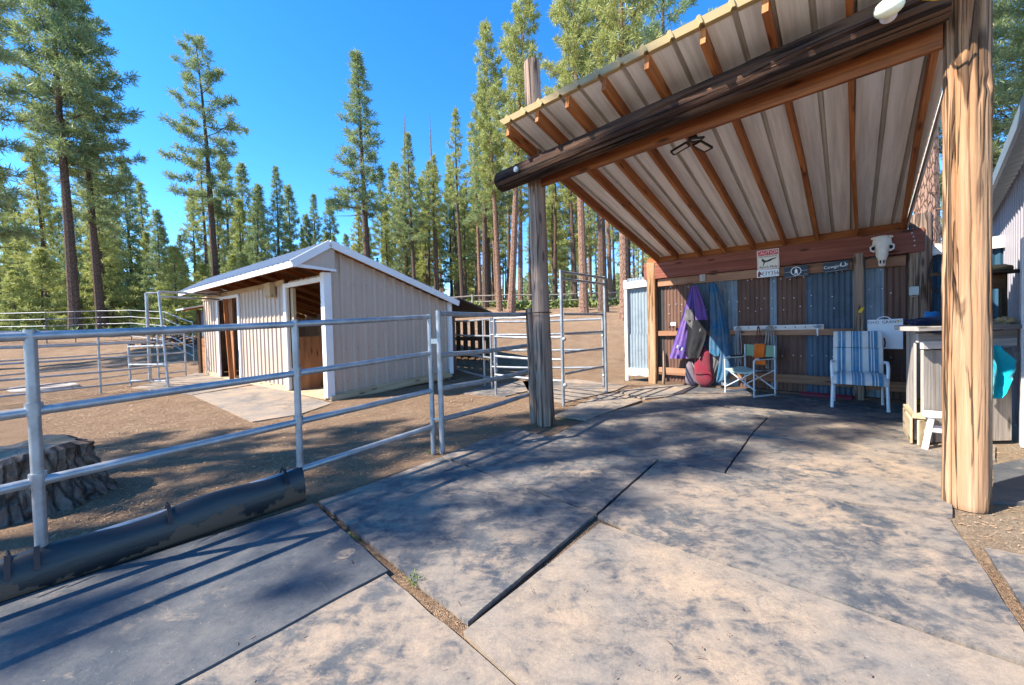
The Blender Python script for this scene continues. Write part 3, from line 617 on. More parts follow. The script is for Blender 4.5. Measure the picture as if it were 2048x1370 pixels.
dsl = (AB(0, 4.2, zr(4.2))-AB(.13, B_HI, zr(B_HI))); dsl = DB*4.82+Z*(zr(4.2)-zr(B_HI)); lb_ = dsl.length; dsl.normalize(); nr = DA.cross(dsl).normalized()
if nr.z < 0: nr = -nr
m = MB(); ribbed(m, AB(.02, B_HI, zr(B_HI)+.142), DA, dsl, nr, 3.62, lb_, .225, RPROF, shear=-.12, nb=6)
ribbed(m, AB(.02, B_HI, zr(B_HI)+.145), DA, dsl, nr, 3.62, lb_, .225, RPROF, shear=-.12, nb=6)
m.build('roof_sheet', [M['roof_under'], M['roof_rib']], t)
m = MB(); ribbed(m, AB(.02, B_HI-.075, zr(B_HI-.075)+.139), DA, dsl, nr, 3.62, .12, .225, RPROF, mi_rib=0); m.build('yellow_edge', M['fibreglass'], t)
m = MB(); m.beam(AB(3.66, B_HI, zr(B_HI)+.1), AB(3.54, 4.15, zr(4.15)+.1), .02, .12); m.build('edge_board', M['whiteboard'], t)
# back wall frame
def wbeam(a0, a1, z0, z1, b0, th, mat, name='girt', dz=0, bev=.004):
    m = MB(); m.beam(AB(a0, b0+th/2, (z0+z1)/2), AB(a1, b0+th/2, (z0+z1)/2+dz), th, z1-z0); return m.build(name, M[mat], t, False, bev)
wbeam(-.34, 3.71, 2.16, 2.49, 3.985, .05, 'rafter_red', 'back_beam', .02)
wbeam(-.30, 3.53, 2.495, 2.60, 4.04, .05, 'rafter', 'wall_plate', .03)
wbeam(-.08, 2.95, 2.0, 2.155, 4.045, .04, 'girt', 'girt', .01); wbeam(3.09, 3.53, 2.01, 2.155, 4.045, .04, 'girt', 'girt')
wbeam(-.09, 2.955, .985, 1.085, 4.04, .045, 'girt', 'girt', .02); wbeam(3.09, 3.53, 1.0, 1.11, 4.04, .045, 'girt')
wbeam(-.09, 2.955, .19, .335, 4.04, .045, 'girt', 'girt'); wbeam(3.09, 3.53, .17, .31, 4.04, .045, 'girt')
wbeam(1.31, 2.6, 1.083, 1.165, 4.022, .02, 'whiteboard', 'hook_board', .012)
m = MB()
for k in range(9): p = AB(1.42+k*.135, 4.018, 1.128+.001*k); m.tube([p, p-DB*.03-Z*.004, p-DB*.035+Z*.012], .006, 6)
m.build('hook', M['black'], t)
m = MB(); m.beam(AB(-.2, 4.06, -.02), AB(-.2, 4.06, 2.5), .17, .17, DB); m.build('wall_post', M['post'], t, False, .01)
m = MB(); m.beam(AB(3.02, 4.03, -.02), AB(3.02, 4.03, 2.25), .115, .1, DB); m.build('wall_post', M['post_grey'], t, False, .008)
m = MB(); m.beam(AB(.79, 4.05, 2.03), AB(.79, 4.05, 2.2), .1, .06, DB); m.build('block', M['greyboard'], t)
log_mesh(AB(3.665, 4.13, -.05), AB(3.68, 4.13, 2.72), .13, .12, 48, 60, 10, 31, .04).build('wall_post', M['post_grey'], t, True)
m = MB()
for px, py in ((1824, 466), (1827, 473), (1829, 481), (1829, 491)):
    p = wl(px, py, .10); m.tube([p+DB*.02, p-DB*.006], .010, 8)
m.build('bolt', M['steel'], t)
# corrugated wall sheets
def corr_sheet(a0, a1, z0, z1, b0, mat, parent, name='wall_sheet', pitch=.068, amp=.009, org=AB):
    m = MB(); n = max(6, int((a1-a0)/pitch*8)); z1f = z1 if callable(z1) else (lambda a: z1)
    P = [[org(lerp(a0, a1, i/n), b0+amp*math.sin(2*math.pi*lerp(a0, a1, i/n)/pitch), lerp(z0, z1f(lerp(a0, a1, i/n)), j/4)) for i in range(n+1)] for j in range(5)]
    m.grid(P, lambda r, c: (lerp(a0, a1, c/n)*1.0, r*.55+z0)); m.grid([[p+DB*.002 for p in r] for r in P], lambda r, c: (lerp(a0, a1, c/n), r*.55), 0, False, True)
    return m.build(name, mat if not isinstance(mat, str) else M[mat], parent, True)
for i, (a0, a1, mt) in enumerate([(-.12, .03, 'c_dark'), (.0, .62, 'c_brown'), (.58, 1.02, 'c_blue'), (.98, 1.40, 'c_light'), (1.36, 1.86, 'c_brown'), (1.83, 1.99, 'c_light'), (1.96, 2.36, 'c_brown'), (2.33, 2.97, 'c_blue'), (2.95, 3.30, 'c_light'), (3.27, 3.62, 'c_brown')]):
    corr_sheet(a0, a1, .05, 2.36, 4.115+.004*(i % 2), mt, t)
m = MB(); rs = random.Random(3)  # white dots on the sheets, painted daylight showing through nail holes
for a0 in np.arange(.12, 3.5, .137):
    for z in (1.45, 1.66, .62, 1.98):
        if rs.random() < .72:
            p = AB(a0+rs.uniform(-.04, .04), 4.10, z+rs.uniform(-.05, .05)); m.tube([p+DB*.02, p-DB*.004], .0065, 6)
m.build('hole_light_dots', M['hole_light'], t)
wbeam(-.1, 3.6, -.02, .05, 4.0, .12, 'darkboard', 'sill_board')

# left wing of corrugated sheet beside the wall
t2 = thing('corrugated_screen', AB(-.8, 4.1, 0), 'narrow galvanised corrugated screen with white cross board left of the wall post', 'screen')
corr_sheet(-.78, -.29, .12, 2.24, 4.13, 'c_galv', t2, 'sheet'); corr_sheet(-.80, -.30, .12, 1.02, 4.10, 'c_galv', t2, 'sheet')
m = MB(); m.beam(AB(-.80, 4.08, 0), AB(-.80, 4.08, 2.2), .07, .06, DB); m.build('stile', M['whiteboard'], t2, False, .004)
m = MB(); m.beam(AB(-.84, 4.05, 2.075), AB(-.29, 4.05, 2.10), .03, .15); m.build('cross_board', M['whiteboard'], t2, False, .004)
m = MB(); m.beam(AB(-.76, 4.07, .2), AB(-.29, 4.07, .2), .04, .16); m.build('kick_board', M['whiteboard'], t2, False, .004)

# grey pole the gate is chained to
gp_ = thing('gate_pole', gp(1066, 842), 'slim grey wooden pole chained to the left log post', 'pole')
gq = gp(1068, 846); log_mesh(gq, gq+Z*1.50+Vector((-.03, 0, 0)), .052, .045, 28, 40, 6, 41, .05).build('pole', M['post_grey'], gp_, True)
m = MB(); m.tube([LP+Z*1.44+Vector((.15*math.cos(k*math.pi/12+math.pi*.9)-.0, .15*math.sin(k*math.pi/12+math.pi*.9), 0)) for k in range(16)], .006, 5); m.build('chain', M['black'], gp_)

# ------------------------------------------------------------------ lamps on the shelter
p = onplane(1778, 15, AB(0, -.42, 0), DB)
lt = thing('flood_lamp', p, 'pale oval outdoor lamp fixed to the front of the dark log beam', 'lamp')
m = MB(); m.ball(p, .075, 24, 14, (1.0, .75, .75), 0, Matrix.Rotation(math.atan2(DA.y, DA.x), 3, 'Z')); m.build('globe', M['bulb'], lt, True)
m = MB(); m.tube([p+DB*.04, p+DB*.10], .045, 14); m.build('base', M['white_metal'], lt, True)
m = MB(); q = p+DA*.10; m.tube([q+Z*.12+DB*.05, q+Z*.02+DA*.02, q-Z*.03+DA*.05, q-Z*.05+DA*.10+DB*.02, q-Z*.05+DA*.16+DB*.06], .007, 8); m.build('cord', M['yellow'], lt, True)
p = onplane(1386, 276, AB(0, .25, 0), DB)
lt = thing('ceiling_light', p, 'black three bladed work light under the slanting roof', 'lamp')
m = MB(); m.tube([p+Z*.22, p+Z*.06, p+Z*.03], [.05, .05, .03], 16); m.build('socket', M['white_metal'], lt, True)
m = MB(); m.ball(p-Z*.005, .048, 16, 8, (1, 1, .9)); m.build('hub', M['black'], lt, True)
for k, an in enumerate((.35, 2.45, 4.5)):
    d = Vector((math.cos(an), math.sin(an), -.3)).normalized(); sd = d.cross(Z).normalized(); c = p-Z*.03+d*.13
    m = MB()
    for s_ in (-1, 1): m.beam(c-d*.08+sd*s_*.05, c+d*.08+sd*s_*.05, .016, .018); m.beam(c+d*s_*.08-sd*.05, c+d*s_*.08+sd*.05, .016, .018)
    bo = m.build('blade', M['black'], lt); m = MB(); m.beam(c-d*.075, c+d*.075, .09, .006); m.build('lens', M['led'], bo)

# ------------------------------------------------------------------ signs on the back wall
def sign_plate(name, px4, off, th, mat, label, cat='sign', cham=.006):
    P = [wl(*q, off) for q in px4]; c = sum(P, Vector())/4; s_ = thing(name, c, label, cat)
    pts = []
    for i in range(4):
        a, b_, c_ = P[i-1], P[i], P[(i+1) % 4]; pts += [b_+(a-b_).normalized()*cham, b_+(c_-b_).normalized()*cham]
    m = MB(); m.plate(pts[::-1], -DB, th); m.build('plate', M[mat], s_); return s_, P, c
def loc2(P, u, v, out=.0025): return lerp(lerp(P[3], P[2], u), lerp(P[0], P[1], u), v)-DB*out       # P: TL,TR,BR,BL ; v up
def tl(P): d = P[1]-P[0]; return math.atan2(d.z, d.dot(DA))
OFF = .115
s1, P, c = sign_plate('caution_sign', [(1513.5, 502), (1558, 496), (1559, 536), (1515, 541.5)], OFF, .004, 'cream', 'cream caution sign showing a kicking mule above the number plate')
W = (P[1]-P[0]).length; m = MB()
for (u0, v0, u1, v1) in ((.04, .03, .04, .97), (.96, .03, .96, .97), (.04, .97, .96, .97), (.04, .03, .96, .03)): m.beam(loc2(P, u0, v0, .001), loc2(P, u1, v1, .001), .003, .005, DB)
m.build('border', M['sign_red'], s1)
m = MB(); m.plate([loc2(P, u, v, .0015) for u, v in ((.05, .72), (.95, .72), (.95, .955), (.05, .955))][::-1], -DB, .001); m.build('header', M['sign_red'], s1)
text_mesh('CAUTION', 'lettering', .078, wallmtx(loc2(P, .5, .838), tl(P)), M['cream'], s1, .86, .0015, 1.1)
text_mesh('AREA PATROLLED BY', 'lettering', .034, wallmtx(loc2(P, .5, .655), tl(P)), M['ink'], s1, .82)
text_mesh('Ranch Mule', 'lettering', .058, wallmtx(loc2(P, .5, .13), tl(P)), M['ink'], s1, .95, .0015, 1.0, .15)
mule = [(.20, .52), (.24, .62), (.26, .55), (.30, .56), (.34, .49), (.48, .485), (.60, .535), (.68, .55), (.90, .60), (.91, .585), (.72, .515), (.86, .53), (.86, .515), (.68, .485), (.60, .43), (.48, .40), (.38, .40), (.32, .32), (.28, .21), (.255, .21), (.28, .34), (.30, .42), (.26, .42), (.23, .45), (.22, .49)]
m = MB(); m.plate([loc2(P, u, v-.02, .0025) for u, v in mule], -DB, .0015); m.build('mule_picture', M['ink'], s1)
s2, P, c = sign_plate('number_plate', [(1513.5, 541.5), (1558, 537), (1558, 551.5), (1514, 556)], OFF+.002, .003, 'signwhite', 'white number plate with a horse head reading E3Y356')
text_mesh('E3Y356', 'lettering', .092, wallmtx(loc2(P, .62, .47), tl(P)), M['ink'], s2, .82, .001, 1.05)
hh = [(.05, .12), (.05, .55), (.08, .8), (.12, .92), (.15, .78), (.20, .66), (.24, .42), (.22, .32), (.17, .42), (.15, .30), (.17, .10)]
m = MB(); m.plate([loc2(P, u, v, .0025) for u, v in hh][::-1], -DB, .001); m.build('horse_head', M['horse'], s2)
m = MB(); m.beam(loc2(P, .32, .1, .001), loc2(P, .92, .1, .001), .002, .007, DB); m.build('stripe', M['bluerag'], s2)
s3, P, c = sign_plate('emblem_sign', [(1568, 535.5), (1616, 529), (1617, 550), (1569, 556)], OFF-.03, .006, 'sign_navy', 'navy sign with a round white emblem between two bars')
m = MB(); cc = loc2(P, .5, .52, .004)
ring = [[cc+(DA*math.cos(k*math.pi/14)+Z*math.sin(k*math.pi/14))*r_-DB*.002 for r_ in (.062, .072)] for k in range(29)]
m.grid(ring); m.build('ring', M['signwhite'], s3)
fig = [(-.022, -.045), (-.008, -.045), (0, -.018), (.010, -.045), (.026, -.045), (.018, -.005), (.024, .016), (.010, .022), (.008, .042), (-.006, .044), (-.010, .024), (-.020, .012), (-.014, -.008)]
m = MB(); m.plate([cc+DA*x+Z*z-DB*.002 for x, z in fig][::-1], -DB, .001); m.build('rider_emblem', M['signwhite'], s3)
m = MB()
for u0, u1 in ((.02, .28), (.72, .98)): m.beam(loc2(P, u0, .5, .001), loc2(P, u1, .5, .001), .002, .018, DB)
m.beam(loc2(P, .84, .15, .001), loc2(P, .96, .15, .001), .002, .016, DB); m.beam(loc2(P, .03, .03, .001), loc2(P, .97, .03, .001), .002, .006, DB); m.build('bar', M['signwhite'], s3)
s4, P, c = sign_plate('cowgirl_sign', [(1645.5, 527), (1697, 519), (1698, 539), (1647, 546)], OFF-.03, .006, 'sign_navy', 'navy sign reading Cowgirl Up in white beside the wall post')
text_mesh('Cowgirl', 'lettering', .066, wallmtx(loc2(P, .36, .5), tl(P)), M['signwhite'], s4, .98, .001)
text_mesh('p', 'lettering', .066, wallmtx(loc2(P, .92, .58), tl(P)), M['signwhite'], s4, .9, .001)
cc = loc2(P, .79, .62, .004); m = MB(); m.tube([cc+(DA*math.cos(an)*.028+Z*math.sin(an)*.034) for an in [rad(130+k*280/14) for k in range(15)]], .006, 6); m.build('horseshoe', M['signwhite'], s4)
m = MB(); m.beam(loc2(P, .04, .06, .001), loc2(P, .96, .06, .001), .002, .006, DB); m.build('bar', M['signwhite'], s4)

# skull
p = wl(1764, 500, .14); sk = thing('cattle_skull', p, 'bleached cattle skull hung on the red back beam', 'skull')
m = MB(); sec = [(.235, .055, .05), (.225, .10, .085), (.19, .128, .10), (.13, .135, .12), (.07, .142, .125), (.02, .125, .125), (-.03, .092, .115), (-.08, .088, .105), (-.13, .07, .085), (-.18, .052, .06), (-.225, .052, .045), (-.255, .048, .03), (-.265, .02, .02)]
rows = []
for zz, hw, dp_ in sec:
    row = []
    for j in range(28):
        a = 2*math.pi*j/28; x = math.cos(a)*hw*.9; y = -math.sin(a)*dp_*.9 if math.sin(a) > 0 else -math.sin(a)*.02
        if abs(math.cos(a)) > .75 and .0 < zz < .1: y *= .6
        k = 1+.05*noise.noise(Vector((x*22, zz*22, 5)))
        if math.sin(a) > .93 and zz < .15: y *= .93
        row.append(p+DA*x*k+Z*(zz*1.04)+DB*(y*k+.02))
    rows.append(row)
m.grid(rows, lambda r, c: (c*.02, r*.04), 0, True, True); m.build('cranium', M['bone'], sk, True)
for s_ in (-1, 1):
    m = MB(); m.ball(p+DA*s_*.112+Z*.035-DB*.062, .034, 14, 8, (.8, .6, 1.15)); m.build('eye_socket', M['darkcloth'], sk, True)
    m = MB(); m.tube([p+DA*s_*.10+Z*.085-DB*.09, p+DA*s_*.142+Z*.055-DB*.06, p+DA*s_*.135-Z*.0-DB*.06, p+DA*s_*.095-Z*.03-DB*.09], [.018, .016, .016, .014], 8); m.build('brow', M['bone'], sk, True)
    m = MB(); m.tube([p+DA*s_*.09+Z*.21-DB*.03, p+DA*s_*.135+Z*.205-DB*.02], [.026, .016], 8); m.build('horn_core', M['bone'], sk, True)
    m = MB(); m.ball(p+DA*s_*.022-Z*.205-DB*.052, .016, 10, 6, (.7, .6, 2.1)); m.build('nostril', M['darkcloth'], sk, True)
sk.scale = (.86, .86, .86)
# latch box on the corner post
p = wl(1828, 583, .17); lb2 = thing('junction_box', p, 'small grey metal box with ring handle on the corner post', 'metal box')
m = MB(); m.beam(p+Z*.07, p-Z*.05, .10, .03, DB); m.build('box', M['steel'], lb2, False, .004)
m = MB(); m.tube([p-DB*.03-Z*.045+DA*math.cos(rad(k))*.038+Z*math.sin(rad(k))*.028 for k in range(180, 361, 15)], .006, 6); m.build('ring', M['galv'], lb2, True)

# ------------------------------------------------------------------ hanging cloths (rows: picture y, left x, right x)
def drape(name, rows, off, mat, parent=None, folds=3, amp=.03, bulge=.05, seed=0, nu=36, lip=0, label=None, cat=None, jag=0):
    P = []; R = []
    for (y0, l0, r0), (y1, l1, r1) in zip(rows, rows[1:]):
        n = max(2, int(abs(y1-y0)/4))
        for k in range(n): f = k/n; R.append((lerp(y0, y1, f), lerp(l0, l1, f), lerp(r0, r1, f)))
    R.append(rows[-1]); N = len(R); rg = random.Random(seed); ph = rg.uniform(0, 6)
    for i, (y, l, r) in enumerate(R):
        A = wl(l, y, off); B = wl(r, y, off); row = []; tt = i/(N-1); g = .35+.65*sstep(0, .5, tt)
        for j in range(nu+1):
            s = j/nu; q = lerp(A, B, s); fo = math.sin(s*folds*2*math.pi+ph+.8*math.sin(tt*3+ph))*.6+.4*math.sin(s*folds*3.7*math.pi+ph*2+tt*2)
            d = amp*g*fo+bulge*g*math.sin(math.pi*s)+.012*noise.noise(Vector((s*5, tt*6, seed)))
            row.append(q-DB*d+Z*(jag*noise.noise(Vector((s*9, seed, 0)))*tt))
        P.append(row)
    m = MB(); m.grid(P, lambda a, b: (b/nu, a/N), 0, False, True); Q = [[v+DB*.010 for v in r] for r in P]; m.grid(Q, lambda a, b: (b/nu, a/N))
    for e in (0, -1): m.grid([[P[i][e], Q[i][e]] for i in range(N)])
    m.grid([P[-1], Q[-1]]); o = m.build(name, M[mat], parent, True)
    if label: tag(o, label, cat)
    return o
pb = thing('purple_blanket', wl(1386, 572, .1), 'purple horse blanket with grey lining hanging from a beam hook', 'horse blanket')
drape('left_fall', [(571, 1383, 1389), (600, 1374, 1391), (640, 1363, 1390), (680, 1350, 1384), (705, 1342, 1380), (717, 1338, 1377)], .16, 'purple', pb, 2, .03, .06, 1)
drape('right_fall', [(571, 1385, 1392), (590, 1387, 1402), (615, 1389, 1411), (640, 1391, 1417), (649, 1396, 1419)], .17, 'purple2', pb, 1.2, .03, .06, 2)
drape('lining', [(618, 1371, 1385), (640, 1368, 1388), (652, 1378, 1388), (658, 1385, 1388)], .23, 'grey_cloth', pb, 1, .01, .03, 3)
drape('lining', [(642, 1388, 1416), (655, 1383, 1413), (675, 1382, 1404), (690, 1382, 1399)], .21, 'grey_cloth', pb, 1.3, .02, .05, 4)
drape('lining', [(640, 1376, 1418), (680, 1374, 1410), (705, 1372, 1402), (716, 1374, 1398)], .25, 'darkcloth', pb, 1.5, .02, .02, 5)
m = MB()
for px, py in ((1355, 693), (1364, 698)): q = wl(px, py, .27); m.beam(q-DA*.01-Z*.03, q+DA*.01+Z*.03, .03, .012, DB)
m.build('buckle', M['steel'], pb)
bb = thing('blue_blanket', wl(1427, 567, .1), 'blue horse blanket hanging point down left of the folding chair', 'horse blanket')
drape('left_fall', [(566, 1420, 1432), (600, 1419, 1440), (640, 1418, 1447), (690, 1416, 1447), (705, 1417, 1446), (712, 1428, 1441)], .13, 'blue', bb, 1.6, .03, .06, 6)
drape('right_fall', [(568, 1425, 1434), (610, 1432, 1447), (660, 1438, 1457), (710, 1440, 1464), (740, 1436, 1466), (758, 1433, 1457), (764, 1433, 1439)], .15, 'blue', bb, 1.5, .03, .05, 7)
drape('lining', [(690, 1417, 1442), (720, 1416, 1440), (750, 1415, 1430), (757, 1416, 1424)], .09, 'grey_cloth', bb, 1.5, .02, .02, 8)
m = MB(); rg = random.Random(5)
for k in range(12):
    q = wl(1430, 566, .1); m.tube([q, q+DA*rg.uniform(-.12, .2)+Z*rg.uniform(.0, .06)-DB*.02, q+DA*rg.uniform(.05, .28)-Z*rg.uniform(.05, .22)], .003, 4)
m.build('twine', M['rope'], bb)
def soft_bag(name, px, w_, h_, d_, mat, label, lean=0, seed=0, top=.5):
    q = gp(*px)+DB*.09; s_ = thing(name, q, label, 'bag'); m = MB(); rows = []
    for k in range(17):
        f = k/16; ww = w_*(math.sin(min(1, f*4)*math.pi/2)**.6)*(1-(1-top)*f**1.6)*(1 if f < .93 else .8-.5*(f-.93)/.07); row = []
        for j in range(28):
            a = 2*math.pi*j/28; ca, sa = math.cos(a), math.sin(a); e = .75; x = math.copysign(abs(ca)**e, ca)*ww/2; y = math.copysign(abs(sa)**e, sa)*d_/2*(ww/w_)
            kx = 1+.12*noise.noise(Vector((x*6+seed, f*3, y*6)))+.05*noise.noise(Vector((x*25, f*9+seed, y*25)))
            row.append(q+DA*(x*kx+lean*f)+DB*y*kx+Z*(f*h_))
        rows.append(row)
    m.grid(rows, lambda r, c: (c*.02, r*.05), 0, True); m.build('body', M[mat], s_, True); return s_, q
s_, q = soft_bag('red_duffel', (1407, 777), .34, .78, .24, 'red', 'tall red bag slumped against the wall under the blankets', -.03, 1, .7)
m = MB(); m.tube([q-DB*.14+DA*x-Z*0+Z*(.30+.02*math.sin(x*20)) for x in np.linspace(-.15, .14, 10)], .008, 6); m.build('seam', M['red'], s_, True)
m = MB(); qq = q-DB*.135+Z*.58-DA*.05; m.tube([qq+DA*.02+Z*.02, qq, qq-DA*.02+Z*.02], .006, 5); m.tube([qq, qq-Z*.03], .006, 5); m.build('zip_pull', M['steel'], s_)
s_, q = soft_bag('grey_bag', (1381, 774), .24, .50, .2, 'greybag', 'drooping grey bag standing left of the tall red bag', -.04, 5, .35)
m = MB(); m.tube([q+DA*.02-DB*.06+Z*.49, q+DA*.075-DB*.09+Z*.38, q+DA*.105-DB*.095+Z*.22], .008, 6); m.build('piping', M['ropegrey'], s_, True)

# ropes on the hook board
def lead_rope(px, py, ln, mat, label, n=3, sp=.02, r=.008):
    q = wl(px, py, .11); s_ = thing('lead_rope', q, label, 'rope', 'lead ropes on the hook board'); m = MB(); rg = random.Random(px)
    for k in range(n):
        x0 = -sp+2*sp*k/max(1, n-1); m.tube([q+DA*.0, q+DA*x0-Z*.05, q+DA*(x0*1.6+rg.uniform(-.01, .01))-Z*ln*.5, q+DA*(x0*1.3+rg.uniform(-.012, .012))-Z*ln*rg.uniform(.9, 1)], r, 6)
    m.build('rope', M[mat], s_, True); return s_, q
s_, q = lead_rope(1476, 652, .72, 'ropegrey', 'grey knotted lead rope hanging left of the green chair back', 4, .03)
m = MB(); m.tube([q-Z*.7, q-Z*.78+DA*.03, q-Z*.86, q-Z*.78-DA*.04, q-Z*.7], .007, 6); m.build('loop', M['tan'], s_, True)
lead_rope(1517, 652, .25, 'rope_red', 'short dark red rope on the hook board', 2, .012)
lead_rope(1540, 650, .82, 'rope', 'thick pale lead rope in two loops behind the chair', 4, .045, .011)
p = wl(1635, 653, .11); hk = thing('spray_nozzle', p, 'blue grey hose nozzle hanging at the right end of the hook board', 'nozzle')
m = MB(); m.ball(p, .035, 10, 8, (1, .8, .8), 0, None, .3); m.tube([p-DA*.06, p+DA*.06+Z*.01], .012, 6); m.build('body', M['teal_edge'], hk, True)
m = MB(); m.tube([p-Z*.02, p-Z*.08-DB*.01, p-Z*.15], [.016, .012, .008], 8); m.build('spout', M['white_metal'], hk, True)
p = wl(1347, 650, .08); hk = thing('wire_insulator', p, 'small white electric fence insulator on the left end of the mid rail', 'insulator')
m = MB(); m.beam(p-DA*.05+Z*.02, p+DA*.05+Z*.02, .04, .07); m.build('block', M['signwhite'], hk, False, .006); m = MB()
for x in (-.07, 0, .08): m.tube([p+DA*x-Z*.03, p+DA*x-Z*.05-DB*.03], .012, 6)
m.build('clip', M['black'], hk)
p = wl(1722, 620, .13); hk = thing('yellow_tag', p, 'small yellow twist tag nailed to the inner wall post', 'tag')
m = MB(); m.beam(p-Z*.04-DA*.02, p+Z*.03+DA*.02, .04, .01, DB); m.tube([p+Z*.03+DA*.02, p+Z*.045+DA*.03, p+Z*.03+DA*.04], .006, 5); m.build('tag', M['yellow'], hk, False)
# white board leaning on the wall
P = [wl(*q, .10) for q in ((1735, 640), (1806, 637), (1806, 698), (1737, 690))]; P[2] = AB((P[1]-LP).dot(DA), (P[1]-LP).dot(DB), P[2].z); P[3] = AB((P[0]-LP).dot(DA), (P[0]-LP).dot(DB), P[2].z)
wbd = thing('white_board', P[3], 'white enamel board with scrawled writing behind the striped chair', 'board'); m = MB(); m.plate(P[::-1], -DB, .012); m.build('panel', M['board_white'], wbd)
text_mesh('O×O  GRANT', 'lettering', .058, wallmtx(loc2(P, .46, .90), tl(P)), M['ink'], wbd, .95, .001)
m = MB()
for u in (.84, .92): c = loc2(P, u, .925, .004); m.tube([c+(DA*math.cos(k*math.pi/6)*.018+Z*math.sin(k*math.pi/6)*.012) for k in range(13)], .003, 5)
m.build('buckle', M['yellow'], wbd)
m = MB(); a, b2 = loc2(P, .28, 1, 0), loc2(P, .66, 1, 0); m.tube([a, lerp(a, b2, .2)+Z*.03, lerp(a, b2, .5)+Z*.04, lerp(a, b2, .8)+Z*.03, b2], .008, 6); m.build('handle', M['white_metal'], wbd, True)

# things at the wall foot
q = gp(1327, 768); s_ = thing('fence_stake', q, 'thin grey stake leaning in the corner by the left wall post', 'stake'); m = MB(); m.tube([q, q+Z*.35+DB*.03, q+Z*.62+DB*.05-DA*.01, q+Z*.68+DB*.055-DA*.01], [.028, .03, .026, .008], 8); m.build('stake', M['post_grey'], s_, True)
a, b2 = gp(1601, 788, .03), gp(1706, 797, .03); s_ = thing('red_bar', a, 'dark red bar lying along the foot of the wall', 'bar'); m = MB(); m.beam(a, b2, .05, .06); m.build('bar', M['maroon'], s_, False, .01); m = MB(); m.tube([a+Z*.035, b2+Z*.035], .012, 6); m.build('handle', M['red'], s_)

# ------------------------------------------------------------------ folding director chair
def frame_at(o, d, s, z=0): return lambda x, y, zz: o+s*x+d*y+Z*zz
q0 = gp(1451, 786); fr, br = gp(1524, 800), gp(1546, 791); sx = (fr-q0); Wd = .56; sx.normalize(); fy = Vector((-sx.y, sx.x, 0))
ch = thing('folding_chair', q0, 'green canvas folding chair with an orange cloth over its back', 'chair'); f = frame_at(q0, fy, sx); D = .46
M['ltgrey'] = plain('pale_blue_tube', (.60, .65, .68), .4, .5, .1, .1)
for x in (0, Wd):
    for y, z in ((0, .60), (D, .84)):
        m = MB(); m.beam(f(x, y, 0), f(x, y, z), .025, .018, sx); m.build('leg', M['ltgrey'], ch, False, .003)
    m = MB(); m.beam(f(x, 0, .03), f(x, D, .03), .018, .025); m.build('runner', M['ltgrey'], ch, False, .003)
    m = MB(); m.tube([f(x, 0, .58), f(x, .015, .615), f(x, .05, .63), f(x, .1, .63)], .014, 8); m.tube([f(x, .08, .63), f(x, D, .63)], .02, 8, 0); m.build('armrest', M['ltgrey'], ch, True)
    m = MB(); m.beam(f(x, .1, .645), f(x, D-.06, .645), .045, .022); m.build('arm_pad', M['black'], ch, False, .006)
for y in (.015, D-.02):
    for s_ in (0, 1):
        m = MB(); m.beam(f(Wd*s_, y+.012*s_, .12), f(Wd*(1-s_), y+.012*s_, .43), .016, .025, fy); m.build('cross_leg', M['ltgrey'], ch, False, .003)
m = MB(); nn = 14; P = [[f(lerp(.0, Wd, i/nn), lerp(-.0, D-.02, j/6), .445-.045*math.sin(math.pi*i/nn)-.008*math.sin(j)) for i in range(nn+1)] for j in range(7)]
m.grid(P); m.grid([[p-Z*.008 for p in r] for r in P], None, 0, False, True); m.grid([P[0], [p-Z*.03 for p in P[0]]], None, 0, False, True); m.build('seat', M['greenseat'], ch, True)
m = MB(); P = [[f(lerp(-.015, Wd+.015, i/nn), D+.02+.035*math.sin(math.pi*i/nn), lerp(.64, .84, j/4)-.006*math.sin(math.pi*i/nn)) for i in range(nn+1)] for j in range(5)]
m.grid(P); m.grid([[p+fy*.006 for p in r] for r in P], None, 0, False, True); m.grid([P[-1], [p+fy*.006 for p in P[-1]]]); m.build('backrest', M['green'], ch, True)
oc = MB(); P = []
for j in range(15):
    zz = .855-.36*(j/14); P.append([f(.16+.19*i/9+(.01*math.sin(j*.5)), D+.012+.035*math.sin(math.pi*(.16+.19*i/9)/Wd)-.012-.012*math.sin(i*2.1+.4*j)*min(1, j/4), zz) for i in range(10)])
oc.grid(P); P2 = [[p+fy*.012 for p in r] for r in P]; oc.grid(P2, None, 0, False, True); oc.grid([P[0], P2[0]])
P3_ = [[p+fy*.045 for p in r] for r in P[:8]]; oc.grid(P3_); oc.grid([P2[0], P3_[0]])
tag(oc.build('orange_cloth', M['orange'], None, True), 'bright orange cloth draped over the green chair back', 'cloth')

# ------------------------------------------------------------------ striped patio chair
def mat_stripes():
    m, t_ = new_mat('striped_cushion'); b = NB(t_); uv = b.uv(); sx_ = b.n('SeparateXYZ', {'Vector': uv}).outputs[0]
    def band(lst): return b.ramp(sx_, lst)
    C1, C2, C3 = (.66, .63, .58), (.055, .20, .34), (.22, .34, .44)
    st_ = [(0, C1), (.085, C3), (.11, C2), (.16, C1), (.18, C2), (.24, C3), (.265, C1), (.37, C2), (.395, C1), (.41, C2), (.455, C3), (.475, C2), (.53, C1), (.545, C2), (.575, C3), (.60, C1), (.715, C2), (.76, C1), (.78, C2), (.81, C1), (.83, C2), (.895, C3), (.915, C1)]
    r = b.ramp(sx_, st_); r.node.color_ramp.interpolation = 'CONSTANT'
    n = b.noise(b.pos(), 9, 5); f_ = b.noise(b.pos(), 300, 2)
    c = b.mix(b.math('MULTIPLY', b.ramp(n, [(.45, 0), (.8, 1)]), .35), r, (.45, .38, .3)); b.out(c, .9, 0, b.bump(f_, .2, .004), .15, {'Sheen Weight': .2}); return m
M['stripe'] = mat_stripes()
